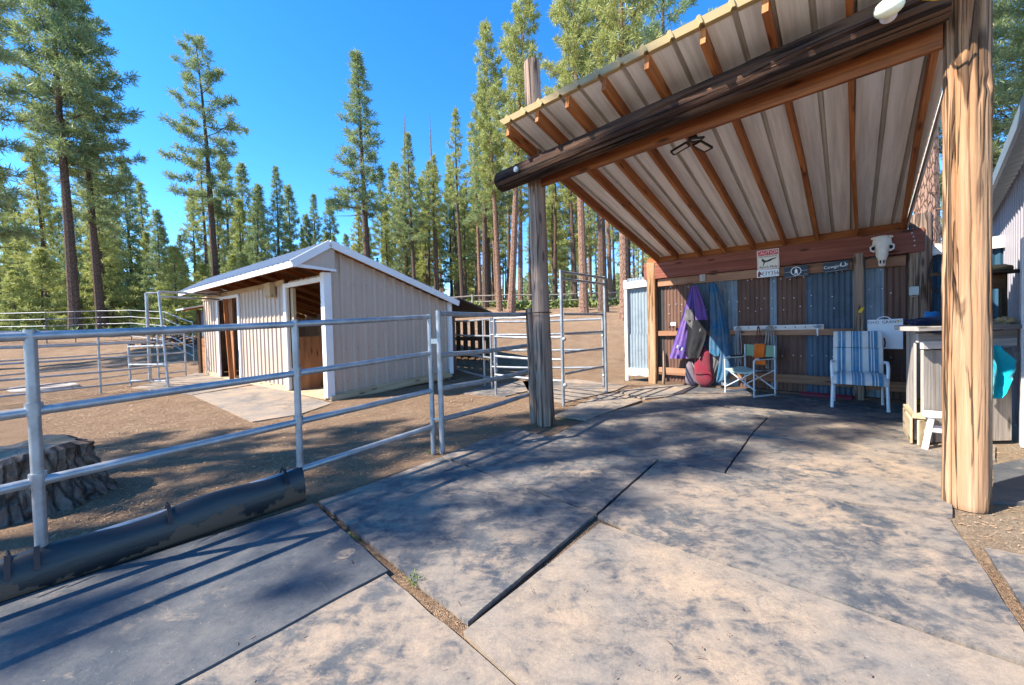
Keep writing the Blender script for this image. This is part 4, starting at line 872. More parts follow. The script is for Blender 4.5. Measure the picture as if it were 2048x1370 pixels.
q0 = gp(1664, 816); fr = gp(1774, 826); sx = fr-q0; Wd = .58; sx.normalize(); fy = Vector((-sx.y, sx.x, 0)); D = .52; f = frame_at(q0, fy, sx)
ch = thing('patio_chair', q0, 'white framed patio chair with a blue striped high back cushion', 'chair')
for x in (0, Wd):
    s_ = -1 if x == 0 else 1
    m = MB(); m.tube([f(x, 0, 0), f(x-.01*s_, .01, .35), f(x+.0*s_, .02, .56), f(x, .06, .63), f(x, .14, .655), f(x, .36, .64), f(x-.02*s_, .46, .62)], .019, 8); m.build('front_leg', M['white_metal'], ch, True)
    m = MB(); m.tube([f(x-.02*s_, D+.02, 0), f(x-.03*s_, D-.06, .4)], .016, 8); m.build('rear_leg', M['white_metal'], ch, True)
    m = MB(); m.tube([f(x-.03*s_, .03, .37), f(x-.03*s_, D-.06, .36), f(x-.03*s_, D-.0, .5), f(x-.03*s_, D+.09, .98)], .014, 8); m.build('side_rail', M['white_metal'], ch, True)
m = MB(); m.tube([f(.03, .03, .37), f(Wd-.03, .03, .37)], .014, 8); m.build('front_rail', M['white_metal'], ch, True)
def cushion(pts, thick, name, w0=.0, w1=None, seg=24, bulge=.02, wob=0):
    # pts: centre profile (y,z) from front/top ; swept across the chair's width
    m = MB(); rows = []; w1 = w1 or Wd; n = len(pts); prof = []
    for k in range(n):
        a, b_ = pts[max(0, k-1)], pts[min(n-1, k+1)]; tx, tz = b_[0]-a[0], b_[1]-a[1]; l = math.hypot(tx, tz); e = math.sin(math.pi*min(1, max(0, (k+.25)/(n-.5))))**.4
        prof.append((pts[k], (-tz/l*thick/2*e, tx/l*thick/2*e)))
    loop = [(p[0]+o_[0], p[1]+o_[1]) for p, o_ in prof]+[(p[0]-o_[0], p[1]-o_[1]) for p, o_ in prof[::-1]]
    cy = sum(p[0] for p in loop)/len(loop); cz = sum(p[1] for p in loop)/len(loop)
    for i in range(seg+1):
        s = i/seg; e = .55+.45*math.sin(math.pi*min(1, max(0, min(s, 1-s)*seg/3))/2); row = []
        for k, (y, z) in enumerate(loop):
            kk = k if k < n else 2*n-1-k; py, pz = pts[kk]
            row.append(f(lerp(w0, w1, s)+wob*noise.noise(Vector((k*.4, i, 1))), py+(y-py)*e, pz+(z-pz)*e))
        rows.append(row)
    m.grid(rows, lambda r, c: (r/seg, c*.05), 0, True, False)
    for r_, fl in ((rows[0], 0), (rows[-1], 1)):
        m.face(r_ if fl else r_[::-1], [(0 if not fl else .99, 0)]*len(r_))
    return m.build(name, M['stripe'], ch, True)
cushion([(D+.12, 1.06), (D+.10, 1.03), (D+.085, .96), (D+.07, .90), (D+.06, .85), (D+.052, .825)], .085, 'head_cushion', .02, Wd-.02, wob=.004)
cushion([(D+.05, .815), (D+.04, .79), (D+.03, .72), (D+.01, .62), (D-.015, .52), (D-.03, .47), (D-.04, .445)], .10, 'back_cushion', .015, Wd-.015, wob=.004)
cushion([(D-.05, .42), (D-.1, .435), (.35, .44), (.22, .445), (.08, .44), (.0, .425), (-.04, .39), (-.05, .355)], .11, 'seat_cushion', .0, Wd, wob=.004)
m = MB(); m.tube([f(Wd-.0, D+.06, .97), f(Wd+.01, D+.05, .9), f(Wd+.0, D+.04, .84)], .008, 6); m.build('tie', M['darkcloth'], ch)

# ------------------------------------------------------------------ feed bench on the right
YF = 3.82; XL, XR = 4.02, 4.78
KX = .85                                                        # the bench runs back at a slant, parallel to the shelter
bx0 = dp(1835, 700, YF).x; bx1 = dp(2028, 700, YF).x; ZTp = dp(1900, 652, YF-.12).z
bn = thing('work_bench', (bx0, YF, 0), 'weathered grey plank bench behind the big sunlit post', 'bench')
def bbox(x0, x1, y0, y1, z0, z1, mat, name, lean=0, par=None):
    m = MB(); m.beam(((x0+x1)/2, (y0+y1)/2, z0), ((x0+x1)/2+lean, (y0+y1)/2, z1), x1-x0, y1-y0, (0, 1, 0)); return m.build(name, M[mat], par or bn, False, .004)
x_l = dp(1826, 655, YF-.12).x
for k in range(4):
    m = MB(); yy = YF-.12+.19*k; m.beam((x_l+KX*(.19*k+.09)-.03+.02*(k % 2), yy+.09, ZTp-.022), (bx1+.08+KX*.19*k, yy+.09, ZTp-.020+.004*(k % 2)), .18, .045); m.build('top_plank', M['greyboard'], bn, False, .005)
m = MB(); m.beam((bx0-.02, YF-.012, ZTp-.115), (bx1, YF-.012, ZTp-.10), .03, .09); m.build('apron', M['greyboard'], bn, False, .004)
m = MB(); m.beam((bx0+.0, YF-.035, ZTp-.185), (bx1-.03, YF-.035, ZTp-.17), .03, .075); m.build('apron', M['whiteboard'], bn, False, .004)
wds = [(.06, .30), (.31, .53), (.535, .76), (.77, .985)]
for k, (a0, a1) in enumerate(wds):
    bbox(lerp(bx0, bx1, a0), lerp(bx0, bx1, a1), YF+.0, YF+.03, .03, ZTp-.235, 'greyboard', 'front_board', .0)
for k in range(3):
    q0_ = Vector((bx0+KX*.16*k, YF+.035+.16*k, 0)); q1_ = Vector((bx0+KX*.15+KX*.16*k, YF+.035+.15+.16*k, 0)); m = MB(); m.plate([q0_+Z*.05, q1_+Z*.05, q1_+Z*(ZTp-.05), q0_+Z*(ZTp-.05)][::-1], (-.76, .65, 0), .02); m.build('side_board', M['greyboard'], bn, False, .003)
m = MB(); m.beam((bx0-.02, YF-.06, .30), (bx0+.35, YF+.40, .30), .13, .04); m.beam((bx0-.0, YF-.05, .27), (bx0+.0, YF-.05, .02), .10, .02, (0, 1, 0)); m.beam((bx0-.06, YF+.0, .15), (bx0+.31, YF+.44, .15), .02, .25); m.build('foot_box', M['sill'], bn, False, .004)
m = MB(); m.beam((bx1+.01, YF-.02, ZTp-.32), (bx1+.13, YF-.02, ZTp-.32), .06, .10); m.build('stub', M['greyboard'], bn, False, .004)
# hutch on the bench
hz = ZTp; hx0 = dp(1900, 600, YF+.25).x; hx1 = dp(2018, 600, YF+.25).x
ht = thing('wooden_hutch', (hx0, YF+.25, hz), 'brown board shelf unit standing at the back of the bench', 'shelf')
zt = dp(2000, 545, YF+.2).z
for k in range(5):
    a0, a1 = k/5, (k+1)/5-.01; bbox(lerp(hx0, hx1-.1, a0), lerp(hx0, hx1-.1, a1), YF+.32, YF+.34, hz, zt-.16, 'plywood', 'back_board', 0, ht)
m = MB(); m.beam((hx0, YF+.29, zt-.085), (hx1, YF+.29, zt-.085), .03, .15); m.build('front_rail', M['girt'], ht, False, .004)
m = MB(); m.beam((hx1+.0, YF+.3, hz), (hx1+.0, YF+.3, zt), .03, .06); m.build('upright', M['darkboard'], ht)
m = MB(); m.beam((hx0-.1, YF+.25, zt+.01), (hx1+.08, YF+.25, zt+.01), .22, .03); m.build('shelf_board', M['darkboard'], ht, False, .004)
def lump(name, c, r, sc3, mat, label, cat, jit=.4, n=1, rng=3):
    s_ = thing(name, c, label, cat); m = MB(); rg = random.Random(rng)
    for k in range(n): m.ball(Vector(c)+Vector((rg.uniform(-r, r)*.7*sc3[0], rg.uniform(-r, r)*.6*sc3[1], r*sc3[2]*(.5+.6*k/max(1, n)))) if n > 1 else Vector(c)+Z*r*sc3[2]*.8, r*(1 if n == 1 else rg.uniform(.45, .8)), 22, 14, sc3, 0, Matrix.Rotation(rg.uniform(0, 3), 3, 'Z') if n > 1 else None, jit)
    m.build('body', M[mat], s_, True); return s_
c = dp(2012, 644, YF+.0); c.z = ZTp+.004; lump('work_gloves', c, .075, (1.1, .8, .55), 'tan', 'crumpled tan leather gloves on the right end of the bench', 'gloves', .55, 5)
c = dp(2000, 562, YF+.25); c.z = zt+.025; lump('feed_sack', c, .10, (1.2, .7, .35), 'tan', 'flat tan sack on top of the brown shelf unit', 'sack', .3)
c = dp(1860, 650, YF+.12); c.z = ZTp+.006; lump('navy_cloth', c, .15, (1.3, .7, .30), 'navy', 'dark navy cloth bundled on the left of the bench', 'cloth', .35)
c = dp(1864, 634, YF+.16); c.z = ZTp+.075; s_ = thing('blue_rope', c, 'bright blue rope coil on the navy cloth', 'rope'); m = MB(); rg = random.Random(8)
for k in range(9): m.tube([c+Vector((.055*math.cos(t_*.7+k)+rg.uniform(-.01, .01), .04*math.sin(t_*.7+k), .012*k*.6+rg.uniform(-.008, .008))) for t_ in range(10)], .007, 5)
m.build('coil', M['bluerag'], s_, True)
c = dp(1834, 790, YF+.18); c.z = .362; s_ = lump('feed_packet', c, .045, (.8, .6, .9), 'yellow', 'small yellow and red packet on the low foot box', 'packet', .2)
m = MB(); m.ball(c+Vector((.04, 0, .03)), .035, 10, 8, (.8, .7, .9)); m.build('label_patch', M['red'], s_, True)
# towel
tw = MB(); P = []; xw0 = dp(1981, 690, YF-.08).x; xw1 = dp(2030, 690, YF-.08).x; zt0 = ZTp-.20
for j in range(25):
    v = j/24; row = []
    for i in range(21):
        u = i/20; left = lerp(.0, .0, v); x = lerp(xw0-.03, xw0+(.10+.17*sstep(.0, .55, v)), u); z = zt0-.03*0-v*(.46+.06*math.sin(u*5)-(.13*sstep(.45, .6, u)))
        row.append((x, YF-.085-.045*math.sin(u*10+v*1.8)*min(1, v*2+.25)-.02*noise.noise(Vector((u*4, v*5, 2))), z+.012*noise.noise(Vector((u*6, v*6, 7)))))
    P.append(row)
tw.grid(P, None, 0, False, True); P2 = [[(x, y+.014, z) for x, y, z in r] for r in P]; tw.grid(P2); tw.grid([P[0], P2[0]]); tw.grid([P[-1], P2[-1]]); tw.grid([[r[-1], q[-1]] for r, q in zip(P, P2)]); tw.grid([[r[0], q[0]] for r, q in zip(P, P2)])
tag(tw.build('turquoise_towel', M['turq'], None, True), 'turquoise towel hanging over the bench front right of the big post', 'towel')
# stool
q = gp(1850, 902)+Vector((.175, -.0, 0)); stl = thing('step_stool', q, 'chipped white painted stool in front of the bench', 'stool'); W2, D2, H2 = .27, .18, .335
m = MB(); m.beam(q+Vector((-W2/2, 0, H2)), q+Vector((W2/2, 0, H2)), D2, .045, (0, 0, 1)); m.build('seat', M['white_paint'], stl, False, .01)
for x in (-1, 1):
    for y in (-1, 1):
        m = MB(); m.beam(q+Vector((x*(W2/2-.0), y*D2/2, 0)), q+Vector((x*(W2/2-.05), y*(D2/2-.04), H2-.02)), .042, .042, (0, 1, 0)); m.build('leg', M['white_paint'], stl, False, .004)
    m = MB(); m.beam(q+Vector((x*(W2/2-.02), -D2/2+.02, .16)), q+Vector((x*(W2/2-.02), D2/2-.02, .16)), .02, .035); m.build('rung', M['white_paint'], stl)
for y in (-1, 1): m = MB(); m.beam(q+Vector((-W2/2+.03, y*(D2/2-.02), .2)), q+Vector((W2/2-.03, y*(D2/2-.02), .2)), .02, .035); m.build('rung', M['white_paint'], stl)

rot_thing(stl, rad(-40))

# blue infill sheet between corner post and metal shed
bs = thing('blue_infill_wall', AB(3.8, 4.15, 0), 'dark blue sheet infill with a white top board right of the corner post', 'wall')
corr_sheet(3.78, 4.6, .1, 2.25, 4.18, 'bluepanel', bs, 'sheet'); m = MB(); m.beam(AB(3.78, 4.13, 2.2), AB(4.6, 4.13, 2.22), .03, .16); m.build('top_board', M['whiteboard'], bs, False, .004)
m = MB(); m.beam(AB(4.06, 4.12, .9), AB(4.06, 4.12, 2.3), .16, .03, DB); m.build('olive_panel', M['shade_green'], bs)
p = wl(1876, 548, .08); s_ = thing('cable_coil', p, 'black cable loop hanging on the blue infill wall', 'cable'); m = MB()
for r_ in (.17, .20, .215): m.tube([p+DA*(r_*.42*math.cos(k*math.pi/10))+Z*(r_*1.25*math.sin(k*math.pi/10))-DB*(.012+r_*.05) for k in range(21)], .006, 6)
m.build('loop', M['black'], s_, True)

# ------------------------------------------------------------------ metal shed on the right
ms = thing('metal_shed', gp(2035, 890), 'lilac ribbed metal shed with sloping blue grey eave at the right edge', 'shed')
def ribwall(m, org, du, n, ranges, zt, pitch=.23, rw=.05, rh=.022, split=None):
    # vertical ribbed siding; ranges: (u0, u1, bottom, top), bottom and top may vary along the wall
    for (u0, u1, z0, z1) in ranges:
        cuts = {u0, u1}; k = math.floor(u0/pitch)-1
        while k*pitch < u1+pitch:
            for d in (0, .015, .015+rw, .03+rw, .115, .125, .135, .145):
                x = k*pitch+d
                if u0 < x < u1: cuts.add(round(x, 5))
            k += 1
        cs = sorted(cuts)
        def h(x):
            d = x % pitch
            return rh if .0145 < d < .0155+rw else (.006 if .1245 < d < .1355 else 0)
        zz0 = z0 if callable(z0) else (lambda x, z0=z0: z0); zz1 = z1 if callable(z1) else (lambda x, z1=z1: z1)
        for x0, x1 in zip(cs, cs[1:]):
            a0 = org+du*x0+n*h(x0); a1 = org+du*x1+n*h(x1)
            m.face([a0+Z*zz0(x0), a1+Z*zz0(x1), a1+Z*zz1(x1), a0+Z*zz1(x0)], [(x0, zz0(x0)), (x1, zz0(x1)), (x1, zz1(x1)), (x0, zz1(x0))])
MO = gp(2043, 890); MW = Vector((.739, .674, 0)); MN = Vector((-.674, .739, 0)); EAVE = 2.80
def MS(u, n, z): return MO+MW*u+MN*n+Z*z
m = MB(); ribwall(m, MS(-2.2, -.06, 0), MW, MN, [(0, 6.2, .05, EAVE)], None, .2, .06, .035); m.build('wall', M['lilac'], ms)
m = MB(); ribwall(m, MS(4.0, -.06, 0), -MN, MW, [(0, 3.2, .05, EAVE)], None, .2, .06, .03); m.build('wall', M['lilac'], ms)
m = MB(); ribbed(m, MS(-2.3, .10, EAVE+.02), MW, (-MN+Z*.3).normalized(), Z, 6.5, 3.4, .23, [(0, 0), (.4, 0), (.45, .025), (.55, .025), (.6, 0)], mi_rib=0); m.build('roof', M['roof_metal'], ms)
m = MB(); m.beam(MS(-2.3, .115, EAVE+.01), MS(4.15, .115, EAVE+.01), .03, .14); m.build('eave_flashing', M['teal_edge'], ms, False, .004)
m = MB(); m.beam(MS(-.06, .0, 0), MS(-.06, .0, 2.0), .03, .12, MW); m.build('door_trim', M['trim'], ms, False, .004)

# ------------------------------------------------------------------ beige stable shed
sd = thing('stable_shed', SC, 'beige ribbed metal stable with open doorways and a porch roof', 'shed')
WLn, DP = 7.7, 2.95; RZ = 2.80; EZ = 2.39; OV = .62; BZ = 1.86
def zback(u): return lerp(RZ, BZ, u/DP)
m = MB(); ribwall(m, SH(0, 0, 0), SV, -SU, [(1.62, 4.55, .06, 2.26), (6.2, WLn, .06, 2.26), (0, 1.62, 2.17, 2.3), (4.55, 6.2, 2.17, 2.26)], None, .23, .05, .025); m.build('front_wall', M['siding'], sd)
m = MB(); ribwall(m, SH(0, 0, 0), SU, -SV, [(.06, DP, lambda x: .06+.05*x, lambda x: zback(x)-.03)], None, .23, .045, .036); m.build('gable_wall', M['siding'], sd)
m = MB(); ribwall(m, SH(0, WLn, 0), SU, SV, [(0, DP, .03, lambda x: zback(x)-.03)], None, .23, .05, .022); m.build('gable_wall', M['siding'], sd)
m = MB(); ribwall(m, SH(DP, 0, 0), SV, SU, [(0, WLn, .0, 1.25), (0, .5, 1.25, BZ), (3.0, WLn, 1.25, BZ), (1.0, 1.15, 1.25, BZ), (1.5, 1.7, 1.25, BZ), (2.1, 2.3, 1.25, BZ)], None, .23, .05, .022); m.build('back_wall', M['siding'], sd)
# inner lining: dark boards behind the cladding
def wallbox(pts, name, mat): m = MB(); m.plate(pts, (pts[1]-pts[0]).cross(pts[2]-pts[0]), .02); return m.build(name, M[mat], sd)
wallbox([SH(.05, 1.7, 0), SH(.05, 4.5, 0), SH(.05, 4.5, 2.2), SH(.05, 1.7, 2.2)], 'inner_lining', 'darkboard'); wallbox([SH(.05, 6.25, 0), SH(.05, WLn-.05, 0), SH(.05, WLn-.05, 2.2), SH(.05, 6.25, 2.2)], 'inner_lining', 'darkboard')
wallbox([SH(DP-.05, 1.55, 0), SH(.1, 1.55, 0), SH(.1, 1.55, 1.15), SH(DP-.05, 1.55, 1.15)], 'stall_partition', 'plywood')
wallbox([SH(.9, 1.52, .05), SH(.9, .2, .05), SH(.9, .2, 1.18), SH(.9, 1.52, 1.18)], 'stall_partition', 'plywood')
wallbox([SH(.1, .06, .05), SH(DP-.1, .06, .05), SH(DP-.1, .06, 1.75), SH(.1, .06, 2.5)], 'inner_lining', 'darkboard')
# trim
def strim(p0, p1, w_, h_, up=(0, 0, 1), name='trim', mat='trim', bev=.004): m = MB(); m.beam(p0, p1, w_, h_, up); return m.build(name, M[mat], sd, False, bev)
strim(SH(-.02, -.0, .05), SH(-.02, -.0, 2.32), .14, .14, SU, 'corner_trim'); strim(SH(DP-.03, -.03, .15), SH(DP-.03, -.03, BZ), .1, .1, SU, 'corner_trim')
strim(SH(-.045, 1.70, .05), SH(-.045, 1.70, 2.26), .12, .04, SU, 'door_trim'); strim(SH(-.03, .07, 2.215), SH(-.03, 1.76, 2.215), .05, .09, name='door_trim'); strim(SH(.06, 1.58, .05), SH(.06, 1.58, 2.17), .06, .14, SV, 'door_jamb', 'sill')
strim(SH(-.045, 4.52, .05), SH(-.045, 4.52, 2.2), .12, .04, SU, 'door_trim'); strim(SH(-.045, 6.22, .05), SH(-.045, 6.22, 2.2), .12, .04, SU, 'door_trim'); strim(SH(-.045, 4.5, 2.2), SH(-.045, 6.25, 2.2), .04, .08, name='door_trim')
strim(SH(.12, 4.85, .0), SH(.12, 4.85, 2.2), .1, .1, SU, 'door_post', 'rafter'); strim(SH(.1, 5.7, 0), SH(.1, 5.7, 2.2), .5, .04, SU, 'door_leaf', 'plywood'); strim(SH(-.1, 5.05, .0), SH(-.12, 5.25, 2.15), .05, .10, SU, 'brace_post', 'rafter')
strim(SH(-.03, 1.76, 2.30), SH(-.03, WLn, 2.30), .03, .11, name='header_board', mat='sill')
for v0, v1 in ((1.66, 4.5), (6.3, WLn)): strim(SH(-.02, v0, .05), SH(-.02, v1, .05), .05, .12, name='skirt_board', mat='sill')
strim(SH(.0, -.03, .02), SH(DP, -.03, .16), .05, .16, name='skirt_board', mat='sill'); strim(SH(-.05, -.06, .03), SH(.5, -.06, .05), .10, .09, name='skirt_board', mat='sill')
strim(SH(-.09, 2.36, 2.02), SH(-.09, 2.36, 2.33), .30, .12, SU, 'box_vent', 'sill')
# porch rafters + roof
for k in range(12):
    v = .05+k*.66; m = MB(); m.beam(SH(-OV+.03, v, EZ+.0), SH(.08, v, 2.72), .04, .10); m.build('porch_rafter', M['rafter'], sd)
for k in range(9):
    v = .4+k*.9; m = MB(); m.beam(SH(.1, v, zback(.1)-.12), SH(DP-.05, v, zback(DP)-.12), .04, .12); m.build('roof_rafter', M['rafter'], sd)
RP2 = [(0, 0), (.4, 0), (.45, .025), (.55, .025), (.6, 0)]
m = MB(); e0 = SH(-OV-.04, -.18, EZ+.055); rdir = (SH(0, -.18, RZ+.06)-e0); lr = rdir.length; rdir.normalize(); n_ = rdir.cross(SV); n_ = n_ if n_.z > 0 else -n_
ribbed(m, e0, SV, rdir, n_, 7.5, lr, .23, RP2, mi_rib=0)
e1 = SH(0, -.18, RZ+.06); r2 = (SH(DP+.12, -.18, zback(DP+.12)+.06)-e1); l2 = r2.length; r2.normalize(); n2_ = r2.cross(SV); n2_ = n2_ if n2_.z > 0 else -n2_
ribbed(m, e1, SV, r2, n2_, 7.9, l2, .23, RP2, mi_rib=0); m.build('roof', M['roof_metal'], sd)
m = MB(); m.face([SH(-OV, -.15, EZ+.05), SH(-OV, 7.3, EZ+.05), SH(0, 7.3, RZ+.05), SH(0, -.15, RZ+.05)]); m.face([SH(0, -.15, RZ+.05), SH(0, 7.7, RZ+.05), SH(DP+.1, 7.7, zback(DP+.1)+.05), SH(DP+.1, -.15, zback(DP+.1)+.05)]); m.build('roof_deck', M['plywood'], sd)
strim(SH(-OV-.03, -.2, EZ+.0), SH(-OV-.03, 7.35, EZ+.0), .025, .10, name='fascia')
strim(SH(-OV-.04, -.19, EZ+.0), SH(.0, -.19, RZ+.02), .03, .13, name='rake_trim'); strim(SH(-.02, -.19, RZ+.02), SH(DP+.15, -.19, zback(DP+.15)+.02), .03, .13, name='rake_trim')
m = MB(); m.plate([SH(-OV, -.172, EZ-.04), SH(.1, -.172, EZ-.06), SH(.1, -.172, EZ-.02), SH(-OV, -.172, EZ+.02)], -SV, .02); m.build('soffit_trim', M['trim'], sd)
m = MB(); m.plate([SH(-OV+.02, -.16, EZ), SH(.08, -.16, EZ-.03), SH(.08, -.16, RZ-.05), SH(.0, -.16, RZ-.02)], -SV, .015); m.build('gable_infill', M['siding'], sd)
# shed floor
m = MB(); m.prism([tuple(SH(u, v, 0)[:2]) for u, v in ((-.05, .1), (DP-.05, .1), (DP-.05, WLn-.1), (-.05, WLn-.1))], .0, .03); m.build('floor', M['sill'], sd)
# left annex
ax = thing('annex_stall', SH(0, WLn, 0), 'small low roofed stall with a brown door at the far end of the stable', 'stall')
m = MB(); m.beam(SH(-.0, WLn+.62, 0), SH(-.0, WLn+.62, 2.0), .08, .08); m.build('post', M['darkboard'], ax); m = MB(); m.beam(SH(.05, WLn+.06, .55), SH(.05, WLn+.55, .55), .03, 1.1); m.build('door', M['plywood'], ax)
m = MB(); m.beam(SH(.06, WLn+.06, 1.55), SH(.06, WLn+.55, 1.55), .03, .8); m.build('upper_panel', M['c_blue'], ax)
m = MB(); m.plate([SH(-.5, WLn-.05, 2.02), SH(-.5, WLn+.9, 2.02), SH(.6, WLn+.9, 2.28), SH(.6, WLn-.05, 2.28)], (0, 0, 1), .05); m.build('roof', M['roof_metal'], ax); m = MB(); m.beam(SH(-.45, WLn+.3, 1.97), SH(.5, WLn+.3, 2.2), .04, .08); m.build('rafter', M['rafter'], ax)
# rear lean-to
rl = thing('rear_lean_to', SH(DP, 0, 0), 'dark low lean-to with slatted sides behind the stable', 'lean-to')
m = MB(); ze = 1.56; m.plate([SH(DP+.1, -.2, BZ+.13), SH(DP+1.75, -.1, ze), SH(DP+1.75, 4, ze), SH(DP+.1, 4, BZ+.13)], (0, 0, 1), .03); m.build('roof', M['c_dark'], rl)
for u in (.08, 1.62): m = MB(); m.beam(SH(DP+u, -.02, 0), SH(DP+u, -.02, ze-.02), .11, .11); m.build('post', M['whiteboard' if u > 1 else 'darkboard'], rl)
for k in range(9): m = MB(); v = .12+k*.29; m.beam(SH(DP+1.5, v, .3), SH(DP+1.5, v, 1.42), .03, .16, SV); m.build('slat', M['darkboard'], rl)
for z in (.38, .92): m = MB(); m.beam(SH(DP+1.53, .05, z), SH(DP+1.53, 2.7, z), .03, .11); m.build('slat_rail', M['darkboard'], rl)

# ------------------------------------------------------------------ split rail fence on the slope
for i in range(6):
    y = 27.5+.3*math.sin(i); a = dp(870+i*75, 605, y); b_ = dp(870+(i+1)*75, 605, y+.3); a.z = ground_z(a.x, a.y); b_.z = ground_z(b_.x, b_.y)
    t = thing('split_rail_fence', a, 'weathered two rail wooden fence along the forest edge', 'fence', 'split rail fence sections')
    m = MB(); m.tube([a-Z*.1, a+Z*1.05], .06, 7); m.build('post', M['rail'], t, True)
    for z in (.5, .92): m = MB(); m.tube([a+Z*(z+.03), (a+b_)/2+Z*z, b_+Z*(z+.02)], .05, 6); m.build('rail', M['rail'], t, True)

# ------------------------------------------------------------------ pines
def tufts_mesh(centers, dirs, npt, ln, wd, rng, droop=.0):
    n = len(centers); C = np.repeat(np.array(centers), npt, 0); Dv = np.repeat(np.array(dirs), npt, 0)
    r = rng.normal(size=(n*npt, 3)); r /= np.linalg.norm(r, axis=1)[:, None]
    d = Dv*.55+r; d[:, 2] -= droop; d /= np.linalg.norm(d, axis=1)[:, None]
    L = ln*rng.uniform(.6, 1.2, size=(n*npt, 1)); s = np.cross(d, rng.normal(size=(n*npt, 3))); s /= np.linalg.norm(s, axis=1)[:, None]+1e-9
    W = wd*rng.uniform(.7, 1.3, size=(n*npt, 1)); b = C+rng.normal(size=C.shape)*ln*.15
    V = np.stack([b-s*W*.3, b+d*L*.55+s*W*.6, b+d*L, b+d*L*.55-s*W*.6], 1).reshape(-1, 3)
    return V
def pine(seed, H, cb, hw, nb, shape, dens, npt=13, ln=.34, wd=.05, needle='needle', bark='bark', r0=None, dead=0.0, snag_low=0, lean=0.0, rise=.0):
    rng = np.random.default_rng(seed); rd = random.Random(seed); r0 = r0 or H*.0125; tm = MB()
    px_, py_ = rd.uniform(-1, 1), rd.uniform(-1, 1)
    def ax(z): f = z/H; return Vector((lean*z+.012*H*math.sin(f*3+px_)*f, .012*H*math.sin(f*2.6+py_)*f, z))
    K = 14; tm.tube([ax(H*k/K) for k in range(K+1)], [r0*(1.25 if k == 0 else 1)*(1-.93*(k/K)**1.15) for k in range(K+1)], 9)
    cen, dr = [], []; top = H*(1-dead)
    for i in range(nb):
        f = (i+rd.random())/nb; z = cb+(H-cb)*f
        if shape == 'cone': pr = (1-f)**.85+.05
        elif shape == 'col': pr = min(1, .75+.6*f)*(1-f)**.5+.05
        else: pr = (.55+1.1*f if f < .4 else 1)*(1-max(0, f-.3)/.7)**.62+.06
        az = i*2.39996+rd.uniform(-.5, .5); L = hw*pr*rd.uniform(.5, 1.25)*(1+.28*math.sin(az+px_*3+f*4)*(1-f)); p = ax(z); isdead = z > top or (f < .06 and rd.random() < .5)
        if isdead and z > top: L *= .45
        dirv = Vector((math.cos(az), math.sin(az), 0)); rs_ = lerp(-.28, .55, f)+rise+rd.uniform(-.12, .12); sd_ = Vector((-dirv.y, dirv.x, 0)); cv = rd.uniform(-.15, .15)
        pts = [p+dirv*L*s+sd_*cv*L*s*s+Z*(L*(rs_*s+.22*s*s)) for s in (0, .35, .7, 1)]
        tm.tube(pts, [max(.012, .02*L*.6), .012*L+.006, .009*L*.6+.004, .004], 3, 0, False)
        if isdead: continue
        nt2 = max(2, int(L*dens*.30))                            # twigs, each ending in a few needle brushes
        for k in range(nt2):
            s = .30+.70*(k+rd.random())/nt2; base = pts[0].lerp(pts[1], s/.35) if s < .35 else (pts[1].lerp(pts[2], (s-.35)/.35) if s < .7 else pts[2].lerp(pts[3], (s-.7)/.3))
            o = sd_*rd.choice((-1, 1))*rd.uniform(.2, 1)*L*.34*(1.15-s*.7)+dirv*L*.06+Z*rd.uniform(-.02, .14)*L*.5
            td = (dirv+o.normalized()*.8+Z*.5).normalized(); tm.tube([base, base+o], [.012, .004], 3, 0, False)
            for q in range(2+(rd.random() < .6)):
                cen.append(base+o*(1-.33*q)+Vector((rd.uniform(-.07, .07), rd.uniform(-.07, .07), rd.uniform(-.05, .09)))); dr.append(td)
        cen.append(pts[3]); dr.append((dirv+Z*.5).normalized())
    for k in range(snag_low):
        z = cb*rd.uniform(.35, 1); az = rd.uniform(0, 6.28); d = Vector((math.cos(az), math.sin(az), -.15)); p = ax(z); L = rd.uniform(.4, 1.3)
        tm.tube([p, p+d*L*.6, p+d*L+Z*.1], [.02, .013, .004], 3, 0, False)
    if not dead:
        for k in range(6): cen.append(ax(H-.12*k)); dr.append(Z)
    V = tufts_mesh([tuple(c) for c in cen], [tuple(d) for d in dr], npt, ln, wd, rng)
    me = bpy.data.meshes.new('crown'); nq = len(V)//4; me.vertices.add(len(V)); me.vertices.foreach_set('co', V.ravel()); me.loops.add(nq*4); me.loops.foreach_set('vertex_index', np.arange(nq*4)); me.polygons.add(nq); me.polygons.foreach_set('loop_start', np.arange(nq)*4); me.polygons.foreach_set('loop_total', np.full(nq, 4)); me.update(calc_edges=True); me.validate(); me.materials.append(M[needle])
    tt = tm.build('trunk', M[bark], None, True); tme = tt.data; bpy.data.objects.remove(tt); return (tme, me, H)
